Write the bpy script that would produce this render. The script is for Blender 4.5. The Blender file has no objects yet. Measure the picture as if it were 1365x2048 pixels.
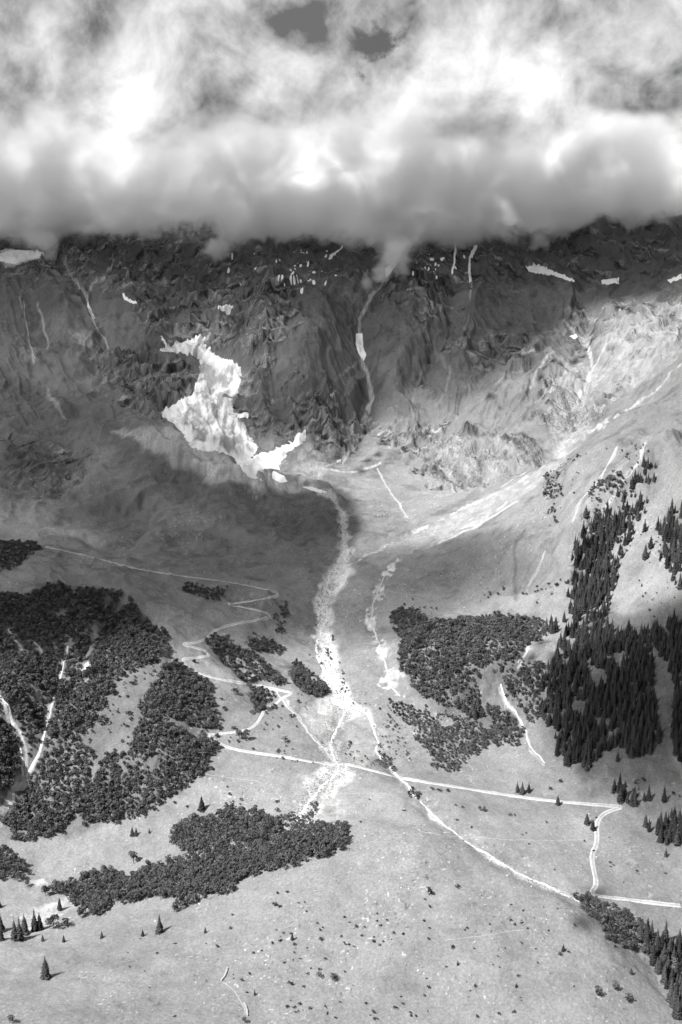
import bpy, math, random
import numpy as np
random.seed(7); RNG = np.random.default_rng(7)
R = math.radians
# ------------------------------------------------------------------ camera, sky, sun, exposure
F_PX, PITCH = 2200.0, R(10.4)
CP, SP = math.cos(PITCH), math.sin(PITCH)
scene = bpy.context.scene
cam_d = bpy.data.cameras.new('camera'); cam = bpy.data.objects.new('camera', cam_d)
scene.collection.objects.link(cam); scene.camera = cam
cam.location = (0, 0, 0); cam.rotation_euler = (R(90) - PITCH, 0, 0)
cam_d.sensor_fit = 'VERTICAL'; cam_d.sensor_height = 24; cam_d.lens = 24 * F_PX / 2048
cam_d.clip_start = 1; cam_d.clip_end = 40000
scene.view_settings.view_transform = 'Standard'; scene.view_settings.look = 'None'
scene.view_settings.gamma = 1; scene.view_settings.exposure = 1.1
cy = scene.cycles
cy.use_denoising = True; cy.max_bounces = 6; cy.diffuse_bounces = 2; cy.volume_bounces = 4
cy.transparent_max_bounces = 8; cy.volume_step_rate = 0.22; cy.volume_max_steps = 110
cy.caustics_reflective = False; cy.caustics_refractive = False

SUN_EL = R(50)
sh_dir = np.array([0.80, 0.60]); sh_dir /= np.linalg.norm(sh_dir)     # horizontal direction the shadows fall
SUN = np.array([-sh_dir[0] * math.cos(SUN_EL), -sh_dir[1] * math.cos(SUN_EL), math.sin(SUN_EL)])
sd = bpy.data.lights.new('sun', 'SUN'); so = bpy.data.objects.new('sun', sd); scene.collection.objects.link(so)
sd.energy = 4.9; sd.angle = R(0.5); sd.color = (1, 0.998, 0.994)
so.rotation_euler = (math.pi / 2 - SUN_EL, 0, math.atan2(SUN[1], SUN[0]) + math.pi / 2)

def pix_dir(u, v):
    a = (np.asarray(u, float) - 682.5) / F_PX; b = (1024 - np.asarray(v, float)) / F_PX
    fy = CP + b * SP
    return a / fy, (-SP + b * CP) / fy          # s = x/y , k = z/y

class NT:
    def __init__(self, tree): self.t = tree; self.n = tree.nodes; self.n.clear()
    def node(self, ty, **kw):
        n = self.n.new(ty)
        for k, v in kw.items():
            if k == 'inp':
                for kk, vv in v.items(): n.inputs[kk].default_value = vv
            else: setattr(n, k, v)
        return n
    def link(self, a, b): self.t.links.new(a, b)
    def math(self, op, a, b=None, c=None, clamp=False):
        n = self.n.new('ShaderNodeMath'); n.operation = op; n.use_clamp = clamp
        for i, x in enumerate((a, b, c)):
            if x is None: continue
            if isinstance(x, (int, float)): n.inputs[i].default_value = x
            else: self.link(x, n.inputs[i])
        return n.outputs[0]
    def remap(self, x, a, b, c, d, smooth=True):
        n = self.n.new('ShaderNodeMapRange'); n.interpolation_type = 'SMOOTHSTEP' if smooth else 'LINEAR'
        self.link(x, n.inputs['Value'])
        for k, v in zip(('From Min', 'From Max', 'To Min', 'To Max'), (a, b, c, d)): n.inputs[k].default_value = v
        return n.outputs['Result']
    def noise(self, vec, scale, detail=6, rough=0.55, dist=0.0):
        n = self.n.new('ShaderNodeTexNoise'); n.inputs['Scale'].default_value = scale
        n.inputs['Detail'].default_value = detail; n.inputs['Roughness'].default_value = rough
        n.inputs['Distortion'].default_value = dist
        if vec is not None: self.link(vec, n.inputs['Vector'])
        return n.outputs['Fac']

world = bpy.data.worlds.new('World'); scene.world = world; world.use_nodes = True
w = NT(world.node_tree)
geo = w.node('ShaderNodeTexCoord')
D = geo.outputs['Generated']
sky = w.node('ShaderNodeTexSky', sky_type='NISHITA', sun_disc=False, sun_elevation=SUN_EL,
             sun_rotation=math.atan2(SUN[0], SUN[1]))
bw = w.node('ShaderNodeRGBToBW'); w.link(sky.outputs[0], bw.inputs[0])
SKY_STRENGTH = 0.06
n_big = w.noise(D, 6.5, 9, 0.52, 0.35)
n_mid = w.noise(D, 19.0, 9, 0.58, 0.4)
n_warp = w.node('ShaderNodeTexNoise', inp={'Scale': 6.0, 'Detail': 5.0}); w.link(D, n_warp.inputs['Vector'])
wv = w.node('ShaderNodeVectorMath', operation='MULTIPLY_ADD')
w.link(n_warp.outputs['Color'], wv.inputs[0]); wv.inputs[1].default_value = (0.16, 0.16, 0.16)
w.link(D, wv.inputs[2])
wv2 = w.node('ShaderNodeVectorMath', operation='SUBTRACT'); w.link(wv.outputs[0], wv2.inputs[0]); wv2.inputs[1].default_value = (0.08, 0.08, 0.08)
nv = w.node('ShaderNodeVectorMath', operation='NORMALIZE'); w.link(wv2.outputs[0], nv.inputs[0])
def blob(u, v, r_px, amp, r_in=0.0):
    s_, k_ = pix_dir(u, v); d = np.array([float(s_), 1.0, float(k_)]); d /= np.linalg.norm(d)
    dp = w.node('ShaderNodeVectorMath', operation='DISTANCE')
    w.link(nv.outputs[0], dp.inputs[0]); dp.inputs[1].default_value = tuple(d)
    return w.remap(dp.outputs['Value'], r_in / F_PX, r_px / F_PX, amp, 0.0)
base = w.math('ADD', w.remap(n_big, 0.34, 0.66, 0.155, 0.265), w.remap(n_mid, 0.3, 0.7, -0.045, 0.045))
for bb in [(260, 250, 150, .08), (240, 110, 170, .04), (1275, 80, 150, .14), (960, 130, 170, .16), (1110, 240, 130, .16), (640, 240, 200, .10), (90, 90, 130, .05),
           (740, 310, 150, .03), (420, 120, 120, -.03), (620, 90, 140, -.04), (100, 260, 150, -.06), (560, 300, 120, -.05),
           (860, 250, 140, -.05), (1300, 270, 160, -.07), (1120, 60, 90, -.07), (430, 20, 120, .08), (850, 20, 150, .08)]:
    base = w.math('ADD', base, blob(*bb))
base = w.math('ADD', base, 0.015)
off = w.node('ShaderNodeVectorMath', operation='ADD'); w.link(D, off.inputs[0]); off.inputs[1].default_value = (-0.022, 0.0, 0.030)
e1 = w.noise(D, 9.0, 7, 0.55, 0.5); e2 = w.noise(off.outputs[0], 9.0, 7, 0.55, 0.5)
base = w.math('ADD', base, w.math('MULTIPLY', w.math('SUBTRACT', e1, e2), 0.85))
f1 = w.noise(D, 27.0, 6, 0.6, 0.5); off2 = w.node('ShaderNodeVectorMath', operation='ADD'); w.link(D, off2.inputs[0]); off2.inputs[1].default_value = (-0.008, 0.0, 0.011)
f2 = w.noise(off2.outputs[0], 27.0, 6, 0.6, 0.5)
base = w.math('ADD', base, w.math('MULTIPLY', w.math('SUBTRACT', f1, f2), 0.34))
base = w.math('MAXIMUM', base, 0.08)
gap = blob(705, 20, 120, .88, 0)
gap2 = blob(580, 135, 60, .62)
gap3 = blob(930, 0, 60, .62)
n_f = w.noise(D, 26.0, 8, 0.62, 0.3)
gm = w.math('ADD', w.math('MAXIMUM', w.math('MAXIMUM', gap, gap2), gap3), w.math('MULTIPLY', w.math('SUBTRACT', n_f, 0.5), 2.6))
gm = w.remap(gm, 0.62, 0.95, 0.0, 1.0)
skyg = w.math('MULTIPLY', bw.outputs[0], SKY_STRENGTH)
mixn = w.node('ShaderNodeMix'); mixn.data_type = 'FLOAT'
w.link(gm, mixn.inputs['Factor']); w.link(base, mixn.inputs[2]); w.link(w.math('MULTIPLY', skyg, 0.35), mixn.inputs[3])
# behind the camera the sky is open: clear gray-blue dome
sepw = w.node('ShaderNodeSeparateXYZ'); w.link(D, sepw.inputs[0])
front = w.remap(sepw.outputs['Y'], -0.3, 0.5, 0.0, 1.0)
mix2 = w.node('ShaderNodeMix'); mix2.data_type = 'FLOAT'
w.link(front, mix2.inputs['Factor']); w.link(skyg, mix2.inputs[2]); w.link(mixn.outputs[0], mix2.inputs[3])
bg = w.node('ShaderNodeBackground'); w.link(mix2.outputs[0], bg.inputs['Color']); bg.inputs['Strength'].default_value = 1.0
wo = w.node('ShaderNodeOutputWorld'); w.link(bg.outputs[0], wo.inputs['Surface'])

# ------------------------------------------------------------------ noise in numpy
_P = RNG.permutation(512).astype(np.int64); _G = RNG.random(4096)
def vnoise(x, y, seed=0):
    xi = np.floor(x).astype(np.int64); yi = np.floor(y).astype(np.int64)
    fx = x - xi; fy = y - yi
    fx = fx * fx * fx * (fx * (fx * 6 - 15) + 10); fy = fy * fy * fy * (fy * (fy * 6 - 15) + 10)
    def h(a, b): return _G[(_P[(a + seed * 37) & 511] * 31 + _P[(b + seed * 101) & 511] * 17 + (a & 7) * 5) & 4095]
    a = h(xi, yi); b = h(xi + 1, yi); c = h(xi, yi + 1); d = h(xi + 1, yi + 1)
    return (a + (b - a) * fx) * (1 - fy) + (c + (d - c) * fx) * fy
def fbm(x, y, octv=4, seed=0, gain=0.5):
    r = 0; a = 1; t = 0
    for i in range(octv):
        r = r + a * (vnoise(x, y, seed + i) * 2 - 1); t += a; a *= gain
        x, y = 1.97 * (x * 0.8 - y * 0.6), 1.97 * (x * 0.6 + y * 0.8)
    return r / t
def ridged(x, y, octv=4, seed=0, gain=0.5):
    r = 0; a = 1; t = 0
    for i in range(octv):
        n = 1 - np.abs(vnoise(x, y, seed + i) * 2 - 1); r = r + a * n * n; t += a; a *= gain
        x, y = 1.97 * (x * 0.8 - y * 0.6), 1.97 * (x * 0.6 + y * 0.8)
    return r / t
def sstep(x, a, b):
    t = np.clip((x - a) / (b - a), 0, 1); return t * t * (3 - 2 * t)

# ------------------------------------------------------------------ terrain
CTRL = [  # picture column, picture row, distance ahead (m)
 (700,2048,720),(0,2048,705),(350,2048,712),(1050,2048,722),(1365,2048,742),(92,1955,790),(0,1850,880),(300,1850,868),(700,1900,800),(1200,1900,790),(1365,1900,818),
 (0,1700,980),(200,1640,1030),(400,1640,1000),(540,1720,915),(700,1800,850),(950,1650,950),(1190,1790,858),(1365,1810,866),(1365,1650,962),(1250,1610,992),(600,1650,960),
 (680,1530,1060),(640,1250,1380),(690,1400,1205),(690,1100,1560),(680,1000,1720),(650,930,1850),(740,800,2030),(720,650,2210),(780,560,2330),
 (300,1550,1065),(450,1480,1120),(550,1400,1195),(420,1280,1290),(250,1400,1150),(100,1300,1225),(50,1540,1060),(0,1400,1120),(0,1200,1290),(180,1180,1330),(100,1100,1490),
 (550,1200,1410),(400,1100,1560),(550,1080,1600),(250,1000,1720),(0,1050,1600),(450,965,1725),(330,905,1800),(200,900,1850),(0,930,1780),(100,800,1990),(0,700,2100),
 (250,780,2020),(250,650,2200),(60,530,2330),(200,520,2380),(400,500,2460),(370,425,2640),(520,950,1800),(450,850,1940),(380,760,2080),(400,680,2190),(450,600,2290),
 (560,900,1890),(600,700,2080),(540,800,1990),(530,620,2200),(640,560,2290),(640,480,2440),(850,500,2430),(1000,490,2440),(1200,470,2440),(1365,440,2460),
 (950,700,2110),(1080,640,2200),(900,600,2260),(1200,560,2290),(1365,560,2100),(1200,700,1980),(1365,700,1760),(1250,800,1780),(1100,930,1650),(900,850,1950),(900,960,1800),(850,770,2060),(1020,780,1950),(1100,850,1800),
 (850,1050,1620),(1000,1150,1430),(1000,1220,1350),(870,1300,1260),(780,1200,1420),(900,1500,1095),(1050,1480,1100),(800,1450,1155),(1200,1400,1125),(1365,1400,1100),(1365,1270,1180),
 (1200,1150,1335),(1365,1150,1240),(1300,1000,1400),(1365,900,1450),(1200,920,1500),(1120,1060,1420),(1200,1560,1020),(1365,1560,1010),(950,1400,1175),(1060,1300,1200),(1200,1260,1240)]
pts = []
for u, v, y in CTRL:
    s_, k_ = pix_dir(u, v); pts.append((s_ * y, y, k_ * y))
    if u == 0:
        for q, dz in ((-420, 12), (-900, 40)): pts.append((s_ * y + q, y + q * 0.05, k_ * y + dz))
    if u == 1365:
        for q, dz in (((350, 90), (900, 240)) if v < 1500 else ((350, 25), (900, 60))): pts.append((s_ * y + q, y, k_ * y + dz))
for x, y, z in [(-700, 300, -500), (0, 300, -490), (700, 300, -470), (-300, 520, -512), (350, 520, -505), (0, 100, -430), (900, 100, -400), (-900, 100, -430),
                (-900, 2900, 235), (-200, 2900, 250), (500, 2900, 250), (1200, 2900, 250), (-1200, 3600, 270), (0, 3600, 290), (1400, 3600, 290)]:
    pts.append((x, y, z))
P = np.array(pts) ; PXY = P[:, :2] / 1000.0
def kern(r2): return 0.5 * r2 * np.log(r2 + 1e-9)
n = len(P)
A = np.zeros((n + 3, n + 3)); d2 = ((PXY[:, None] - PXY[None]) ** 2).sum(-1)
A[:n, :n] = kern(d2) + np.eye(n) * 2e-5; A[:n, n] = 1; A[:n, n + 1:n + 3] = PXY; A[n, :n] = 1; A[n + 1:, :n] = PXY.T
WT = np.linalg.solve(A, np.concatenate([P[:, 2], [0, 0, 0]]))
def base_z(X, Y):
    out = WT[n] + WT[n + 1] * X / 1000 + WT[n + 2] * Y / 1000
    for i in range(n):
        out = out + WT[i] * kern((X / 1000 - PXY[i, 0]) ** 2 + (Y / 1000 - PXY[i, 1]) ** 2)
    return out
sc_in = np.arange(-0.345, 0.3451, 0.00078)
sc_out = 0.345 + 0.004 * np.arange(1, 120) ** 1.0
S = np.concatenate([-sc_out[::-1], sc_in, sc_out])
Yr = [250.0]
while Yr[-1] < 3600:
    y = Yr[-1]
    Yr.append(y + (8 if y < 640 else 1.05 + 1.0 * (y - 640) / 1900 if y < 2560 else 12))
Yr = np.array(Yr); NR, NC = len(Yr), len(S)
Y, SS = np.meshgrid(Yr, S, indexing='ij'); X = SS * Y
cs = slice(None, None, 6)
Zc = base_z(X[::6, ::6], Y[::6, ::6])
def upsample(Zc):
    ri = np.arange(NR) / 6.0; ci = np.arange(NC) / 6.0
    def cub(Zin, t, axis):
        m = Zin.shape[axis]; i = np.clip(np.floor(t).astype(int), 0, m - 2); f = t - i
        g = lambda j: np.take(Zin, np.clip(j, 0, m - 1), axis=axis)
        sh = [1, 1]; sh[axis] = -1; f = f.reshape(sh)
        a, b, c, d = g(i - 1), g(i), g(i + 1), g(i + 2)
        return b + 0.5 * f * (c - a + f * (2 * a - 5 * b + 4 * c - d + f * (3 * (b - c) + d - a)))
    return cub(cub(Zc, ri, 0), ci, 1)
Z = upsample(Zc)

def hits(u, v, Zg):
    s_, k_ = pix_dir(u, v); s_ = np.atleast_1d(s_); k_ = np.atleast_1d(k_)
    ci = np.clip(np.searchsorted(S, s_), 1, NC - 1)
    ci = np.where(np.abs(S[ci - 1] - s_) < np.abs(S[ci] - s_), ci - 1, ci)
    E = Zg[:, ci] / Yr[:, None]
    ok = (E >= k_[None]) & (Yr[:, None] > 600)
    ri = np.argmax(ok, axis=0); ri = np.where(ok.any(axis=0), ri, NR - 1); ri = np.maximum(ri, 1)
    e1 = E[ri, np.arange(len(s_))]; e0 = E[ri - 1, np.arange(len(s_))]
    f = np.clip((k_ - e0) / np.where(e1 - e0 == 0, 1, e1 - e0), 0, 1)
    y = Yr[ri - 1] + f * (Yr[ri] - Yr[ri - 1])
    return s_ * y, y
def dens(pl, step=10, close=False):
    pl = [tuple(map(float, p[:2])) for p in pl]
    if close: pl = pl + [pl[0]]
    out = []
    for a, b in zip(pl[:-1], pl[1:]):
        m = max(1, int(math.hypot(b[0] - a[0], b[1] - a[1]) / step))
        for i in range(m): out.append((a[0] + (b[0] - a[0]) * i / m, a[1] + (b[1] - a[1]) * i / m))
    if not close: out.append(pl[-1])
    return np.array(out)
def smooth_pl(pl, it=2):
    pl = [tuple(map(float, p)) for p in pl]
    for _ in range(it):
        q = [pl[0]]
        for a, b in zip(pl[:-1], pl[1:]):
            q.append(tuple(.75 * i + .25 * j for i, j in zip(a, b))); q.append(tuple(.25 * i + .75 * j for i, j in zip(a, b)))
        q.append(pl[-1]); pl = q
    return pl
def world_pl(pl, Zg, step=10, close=False):
    d = dens(pl, step, close); x, y = hits(d[:, 0], d[:, 1], Zg); return np.stack([x, y], 1)
def bbox(W, m):
    x0, y0 = W.min(0) - m; x1, y1 = W.max(0) + m
    r0 = np.searchsorted(Yr, y0); r1 = min(NR, np.searchsorted(Yr, y1) + 1)
    ymin = max(Yr[min(r0, NR - 1)], 50.0); ymax = Yr[r1 - 1]
    smin = min(x0 / ymin, x0 / ymax); smax = max(x1 / ymin, x1 / ymax)
    return slice(r0, r1), slice(np.searchsorted(S, smin), min(NC, np.searchsorted(S, smax) + 1))
def seg_dist(W, x, y, closed=False):
    dm = np.full(x.shape, 1e9); par = np.zeros(x.shape)
    ws = list(zip(W[:-1], W[1:])) + ([(W[-1], W[0])] if closed else [])
    for i, (a, b) in enumerate(ws):
        dx, dy = b - a; L = dx * dx + dy * dy + 1e-9
        t = np.clip(((x - a[0]) * dx + (y - a[1]) * dy) / L, 0, 1)
        d = (x - a[0] - t * dx) ** 2 + (y - a[1] - t * dy) ** 2
        m = d < dm; dm = np.where(m, d, dm); par = np.where(m, (i + t) / len(ws), par)
    return np.sqrt(dm), par
def inside(W, x, y):
    c = np.zeros(x.shape, bool); j = len(W) - 1
    for i in range(len(W)):
        yi, yj = W[i, 1], W[j, 1]
        if yi != yj:
            c ^= ((yi > y) != (yj > y)) & (x < (W[j, 0] - W[i, 0]) * (y - yi) / (yj - yi) + W[i, 0])
        j = i
    return c
WX = fbm(X / 22, Y / 22, 3, 40) ; WY = fbm(X / 22, Y / 22, 3, 50)
def poly_sd(pl, Zg, margin=40, warp=8.0, step=14):
    """signed distance (m) to a patch of ground, -inf where far away"""
    W = world_pl(pl, Zg, step, True); rs, c_ = bbox(W, margin)
    x = X[rs, c_] + warp * WX[rs, c_]; y = Y[rs, c_] + warp * WY[rs, c_]
    d, _ = seg_dist(W, x, y, True); ins = inside(W, x, y); d = d
    out = np.full(X.shape, -1e3); out[rs, c_] = np.where(ins, d, -d); return out
def line_d(pl, Zg, margin=40, warp=0.0, step=10):
    W = world_pl(pl, Zg, step); rs, c_ = bbox(W, margin)
    x = X[rs, c_] + warp * WX[rs, c_]; y = Y[rs, c_] + warp * WY[rs, c_]
    d, p = seg_dist(W, x, y)
    out = np.full(X.shape, 1e3); out[rs, c_] = d
    par = np.zeros(X.shape); par[rs, c_] = p
    return out, par

# big soft relief, stronger on the high mountainside
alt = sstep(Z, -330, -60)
Z0 = Z.copy()
FORMS = [  # ridge (+) and gully (-) lines: points, height, half width
 ([(225,840),(300,882),(350,912),(400,940),(450,958),(520,970),(580,974),(640,985),(672,1010),(688,1050)], 20, 18), ([(300,850),(360,880),(430,915),(500,945)], -7, 20),
 ([(190,835),(180,900),(200,960),(170,1010)], 20, 30), ([(60,840),(150,880),(190,960)], -14, 30), ([(0,1010),(90,1030),(180,1020),(240,960)], 9, 22), ([(250,870),(290,960),(330,1040),(320,1090)], 12, 26), ([(420,975),(470,1050),(540,1100)], 9, 24), ([(0,860),(70,850),(140,800)], 12, 26), ([(0,700),(80,730),(160,800),(220,840)], 10, 30),
 ([(205,1040),(240,1010),(285,1020)], 16, 26), ([(175,1060),(200,1085),(250,1090),(300,1050),(320,1000)], -12, 15),
 ([(340,920),(420,1010),(480,1080)], -6, 30), ([(520,985),(560,1040),(620,1060)], -8, 24), ([(620,985),(650,1030),(640,1080)], 5, 24),
 ([(110,1290),(122,1350),(95,1430),(50,1560),(5,1650)], -20, 26), ([(0,1400),(50,1500),(50,1560)], -12, 20), ([(70,1370),(92,1430)], -8, 14),
 ([(180,1200),(190,1290),(150,1400),(110,1500)], 8, 24),([(240,1180),(215,1260),(150,1320)], -12, 22),([(300,1250),(330,1400),(300,1560)], 10, 40),
 ([(440,1290),(500,1350),(550,1420)], -12, 22),
 ([(640,980),(683,1000),(690,1090),(640,1200),(635,1320),(690,1400),(680,1530),(600,1650),(540,1700)], -5, 22),
 ([(745,1400),(760,1500),(880,1640),(1000,1720),(1165,1800),(1250,1850),(1365,2030)], -4, 14),
 ([(790,555),(722,620),(722,720),(745,800),(710,880),(650,935)], -15, 26),
 ([(620,560),(640,640),(625,740),(640,840),(610,870)], 20, 45), ([(560,540),(525,640),(500,740)], 30, 50), ([(830,540),(820,640),(800,740),(780,800)], 18, 45),
 ([(770,600),(770,700),(790,770)], 8, 24),
 ([(500,560),(470,640),(450,690),(420,690)], -14, 34), ([(420,520),(440,600)], -14, 26),
 ([(900,540),(905,640),(860,720),(830,790)], -12, 26), ([(960,560),(950,650),(910,740),(880,800)], 12, 30), ([(1040,640),(1080,700),(1060,740)], 16, 30),
 ([(150,490),(130,540),(175,590),(200,650),(216,700)], -12, 20), ([(200,540),(250,600),(330,680)], 14, 34), ([(80,530),(60,600),(70,720)], -9, 24),([(20,540),(10,640),(30,760)], 9, 30),
 ([(100,560),(130,650),(160,760)], 12, 30),
 ([(1180,600),(1170,680),(1190,720),(1160,800),(1130,880),(1105,925)], -16, 28), ([(1100,680),(1060,760),(1000,830)], -8, 24), ([(1365,740),(1290,800),(1200,850),(1110,925)], -9, 22),
 ([(1100,935),(980,1010),(860,1060),(730,1110)], -4, 20), ([(1110,945),(1090,1000),(1120,1060),(1070,1130),(1035,1190)], -15, 26), ([(1365,870),(1250,975),(1165,1065),(1100,1105),(1080,1130)], 14, 26), ([(900,860),(1000,800),(1060,780)], 12, 30), ([(860,930),(960,900),(1060,920)], 14, 34), ([(760,830),(850,800),(960,770)], 8, 26), ([(1060,740),(1150,760),(1250,750)], 12, 26), ([(1200,640),(1280,680),(1365,690)], 12, 30),
 ([(1040,1190),(1065,1270),(1000,1370),(1050,1460)], -14, 22), ([(1150,1170),(1060,1290)], 6, 20),
 ([(1365,890),(1270,960),(1180,1040),(1120,1100)], 10, 26), ([(1120,960),(1200,900),(1300,860)], 8, 24),
 ([(770,1140),(745,1220),(760,1330),(800,1400)], -4, 16), ([(860,1250),(900,1330),(950,1400)], 10, 40), ([(830,1450),(900,1500)], 5, 26),
 ([(560,1180),(560,1300),(640,1380)], -5, 20),
]
for pl, h, wd in FORMS:
    d, par = line_d(pl, Z0, wd * 2.6, 10, 22)
    end = np.where(d < 900, sstep(par, 0, .12) * (1 - sstep(par, .88, 1.0)), 0)
    Z += 1.25 * h * np.exp(-np.abs(d / wd) ** 1.6) * end
ROCK = [  # cliffs and bare ribs: outline, strength
 ([(60,500),(300,470),(520,500),(560,560),(520,640),(440,690),(400,670),(320,680),(240,600),(200,540),(140,560),(70,530)], .8),
 ([(200,690),(330,690),(395,740),(400,780),(330,820),(300,850),(240,800),(180,740)], 1.0),
 ([(500,560),(620,560),(600,640),(560,720),(500,790),(460,700),(490,640)], .9),
 ([(560,770),(640,780),(740,790),(745,850),(700,900),(660,920),(610,870),(570,850)], 1.0),
 ([(750,560),(900,560),(910,600),(860,640),(880,700),(940,690),(1000,660),(1080,700),(1060,740),(960,740),(860,700),(800,640)], .8),
 ([(430,780),(500,770),(600,850),(560,890),(500,850)], .7),
 ([(760,850),(870,850),(880,880),(960,880),(1070,900),(1080,930),(1000,960),(960,985),(850,980),(840,920),(770,890)], 1.0),
 ([(1060,780),(1180,760),(1260,770),(1220,820),(1120,850),(1080,840)], .8), ([(1120,600),(1365,600),(1365,700),(1260,730),(1160,680)], .6),
 ([(1030,470),(1365,450),(1365,560),(1230,555),(1040,530)], .6), ([(0,870),(110,890),(180,920),(150,990),(60,1000),(0,960)], .6),
 ([(640,480),(1020,480),(1020,560),(640,560)], .45), ([(850,950),(960,960),(960,985),(870,985)], .9), ([(0,760),(120,750),(130,800),(0,820)], .3),
 ([(1150,1060),(1190,1040),(1200,1100),(1160,1190),(1130,1180)], .6), ([(1310,1030),(1365,1020),(1365,1140),(1340,1130)], .6),
]
rock = np.zeros(X.shape)
for pl, st in ROCK:
    rock = np.maximum(rock, st * sstep(poly_sd(pl, Z0, 45, 30, 24), -22, 22))
rock = np.maximum(rock, 0.42 * sstep(Z, -20, 90))
crag = ridged(X / 55, Z / 38 + Y / 95, 5, 3, 0.55)
gul = ridged(X / 60, Y / 150, 3, 21)
slopeamp = 0.25 + 0.75 * alt
Z += slopeamp * (fbm(X / 170, Y / 170, 3, 5) * 12 + fbm(X / 60, Y / 60, 3, 9) * 4.5)
Z += alt * ((gul - 0.5) * 8 + (ridged(X / 28 + Y / 60, Y / 45 - X / 90, 4, 25) - 0.5) * 9) * (1 - 0.4 * rock)
Z += rock * ((crag - 0.45) * 36 + (ridged(X / 26, Z0 / 8 + Y / 60, 3, 14) - 0.4) * 10)
Z += fbm(X / 14, Y / 14, 3, 11) * (0.6 + 0.9 * alt) + fbm(X / 48, Y / 40, 3, 12) * 3.2 * (1 - alt) * sstep(Y, 700, 800)
Z += fbm(X / 4.5, Y / 4.5, 2, 31) * (0.14 + 0.3 * alt + 0.8 * rock)

TH = np.arctan2(Y - 1330, X - 30); RD = np.hypot(Y - 1330, X - 30)
warp_t = 0.10 * fbm(X / 130, Y / 130, 3, 141)
ribs = ridged((TH + warp_t) * 13, RD / 520, 4, 145, 0.5)
bowl = sstep(RD, 380, 700) * sstep(Z, -290, -150)
Z += bowl * (ribs - 0.5) * 26
tz = Z / 26 + 1.3 * fbm(X / 110, Y / 110, 3, 151)
Z += np.clip(rock * 1.3, 0, 1) * bowl * 4.2 * np.sin(2 * math.pi * tz) * sstep(fbm(X / 70, Y / 70, 2, 155), -.35, .2)
mid = sstep(Y, 1180, 1400) * (1 - bowl) * sstep(-X, -100, 60)
Z += mid * (fbm(X / 70, Y / 45, 4, 161) * 9 + (ridged(X / 60 + warp_t * 9, Y / 60, 3, 165) - .5) * 8)

def height(x, y):
    x = np.asarray(x, float); y = np.asarray(y, float); s_ = x / y
    ci = np.clip(np.searchsorted(S, s_) - 1, 0, NC - 2); ri = np.clip(np.searchsorted(Yr, y) - 1, 0, NR - 2)
    fc = np.clip((s_ - S[ci]) / (S[ci + 1] - S[ci]), 0, 1); fr = np.clip((y - Yr[ri]) / (Yr[ri + 1] - Yr[ri]), 0, 1)
    return (Z[ri, ci] * (1 - fc) + Z[ri, ci + 1] * fc) * (1 - fr) + (Z[ri + 1, ci] * (1 - fc) + Z[ri + 1, ci + 1] * fc) * fr

# ------------------------------------------------------------------ ground colours (grey values of grass, rock, scree, soil), some with shade painted in
dzy = np.gradient(Z, Yr, axis=0)
slope = np.clip(np.hypot(dzy - SS * 0, np.gradient(Z, axis=1) / (np.gradient(S)[None] * Y)), 0, 3)
fn = fbm(X / 9, Y / 9, 4, 60, 0.6); mn = fbm(X / 45, Y / 45, 4, 66, 0.55); bn = fbm(X / 160, Y / 160, 3, 71)
fine = fbm(X / 2.6, Y / 2.6, 2, 77, 0.7)
tone = 0.166 + 0.026 * bn + 0.036 * mn + 0.028 * fn + 0.014 * fine - 0.045 * sstep(fbm(X / 30, Y / 22, 4, 170, 0.6), 0.12, 0.42) * sstep(Y, 1100, 1500) - 0.012 * (ridged(X / 11 + Y / 50, Y / 40, 3, 174) - .45)
tone *= (1 - 0.30 * alt) * (1 - 0.25 * sstep(Z, -40, 90))  # upper slopes painted darker with height to deepen their shade
# rock: layered, with grass ledges; darkened near the top for wet and shade
ZL = Z0 + 0.22 * X * np.tanh(X / 300) + 9 * fbm(X / 90, Y / 90, 3, 80)
lay = ridged(X / 110 + 3, ZL / 9 + fbm(X / 40, Y / 40, 2, 81) * 0.8, 3, 83, 0.6)
patch = sstep(fbm(X / 30, ZL / 7 + Y / 60, 4, 90, 0.6) + 0.25 * (lay - 0.5) + 0.55 * (rock - 0.75), -0.12, 0.16)
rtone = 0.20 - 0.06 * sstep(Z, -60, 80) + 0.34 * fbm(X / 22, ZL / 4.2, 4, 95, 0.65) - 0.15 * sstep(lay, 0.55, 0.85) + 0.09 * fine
rm = np.clip(sstep(rock, 0.12, 0.5) * patch, 0, 1)
tone = tone * (1 - rm) + np.clip(rtone, 0.03, 0.46) * rm
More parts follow.
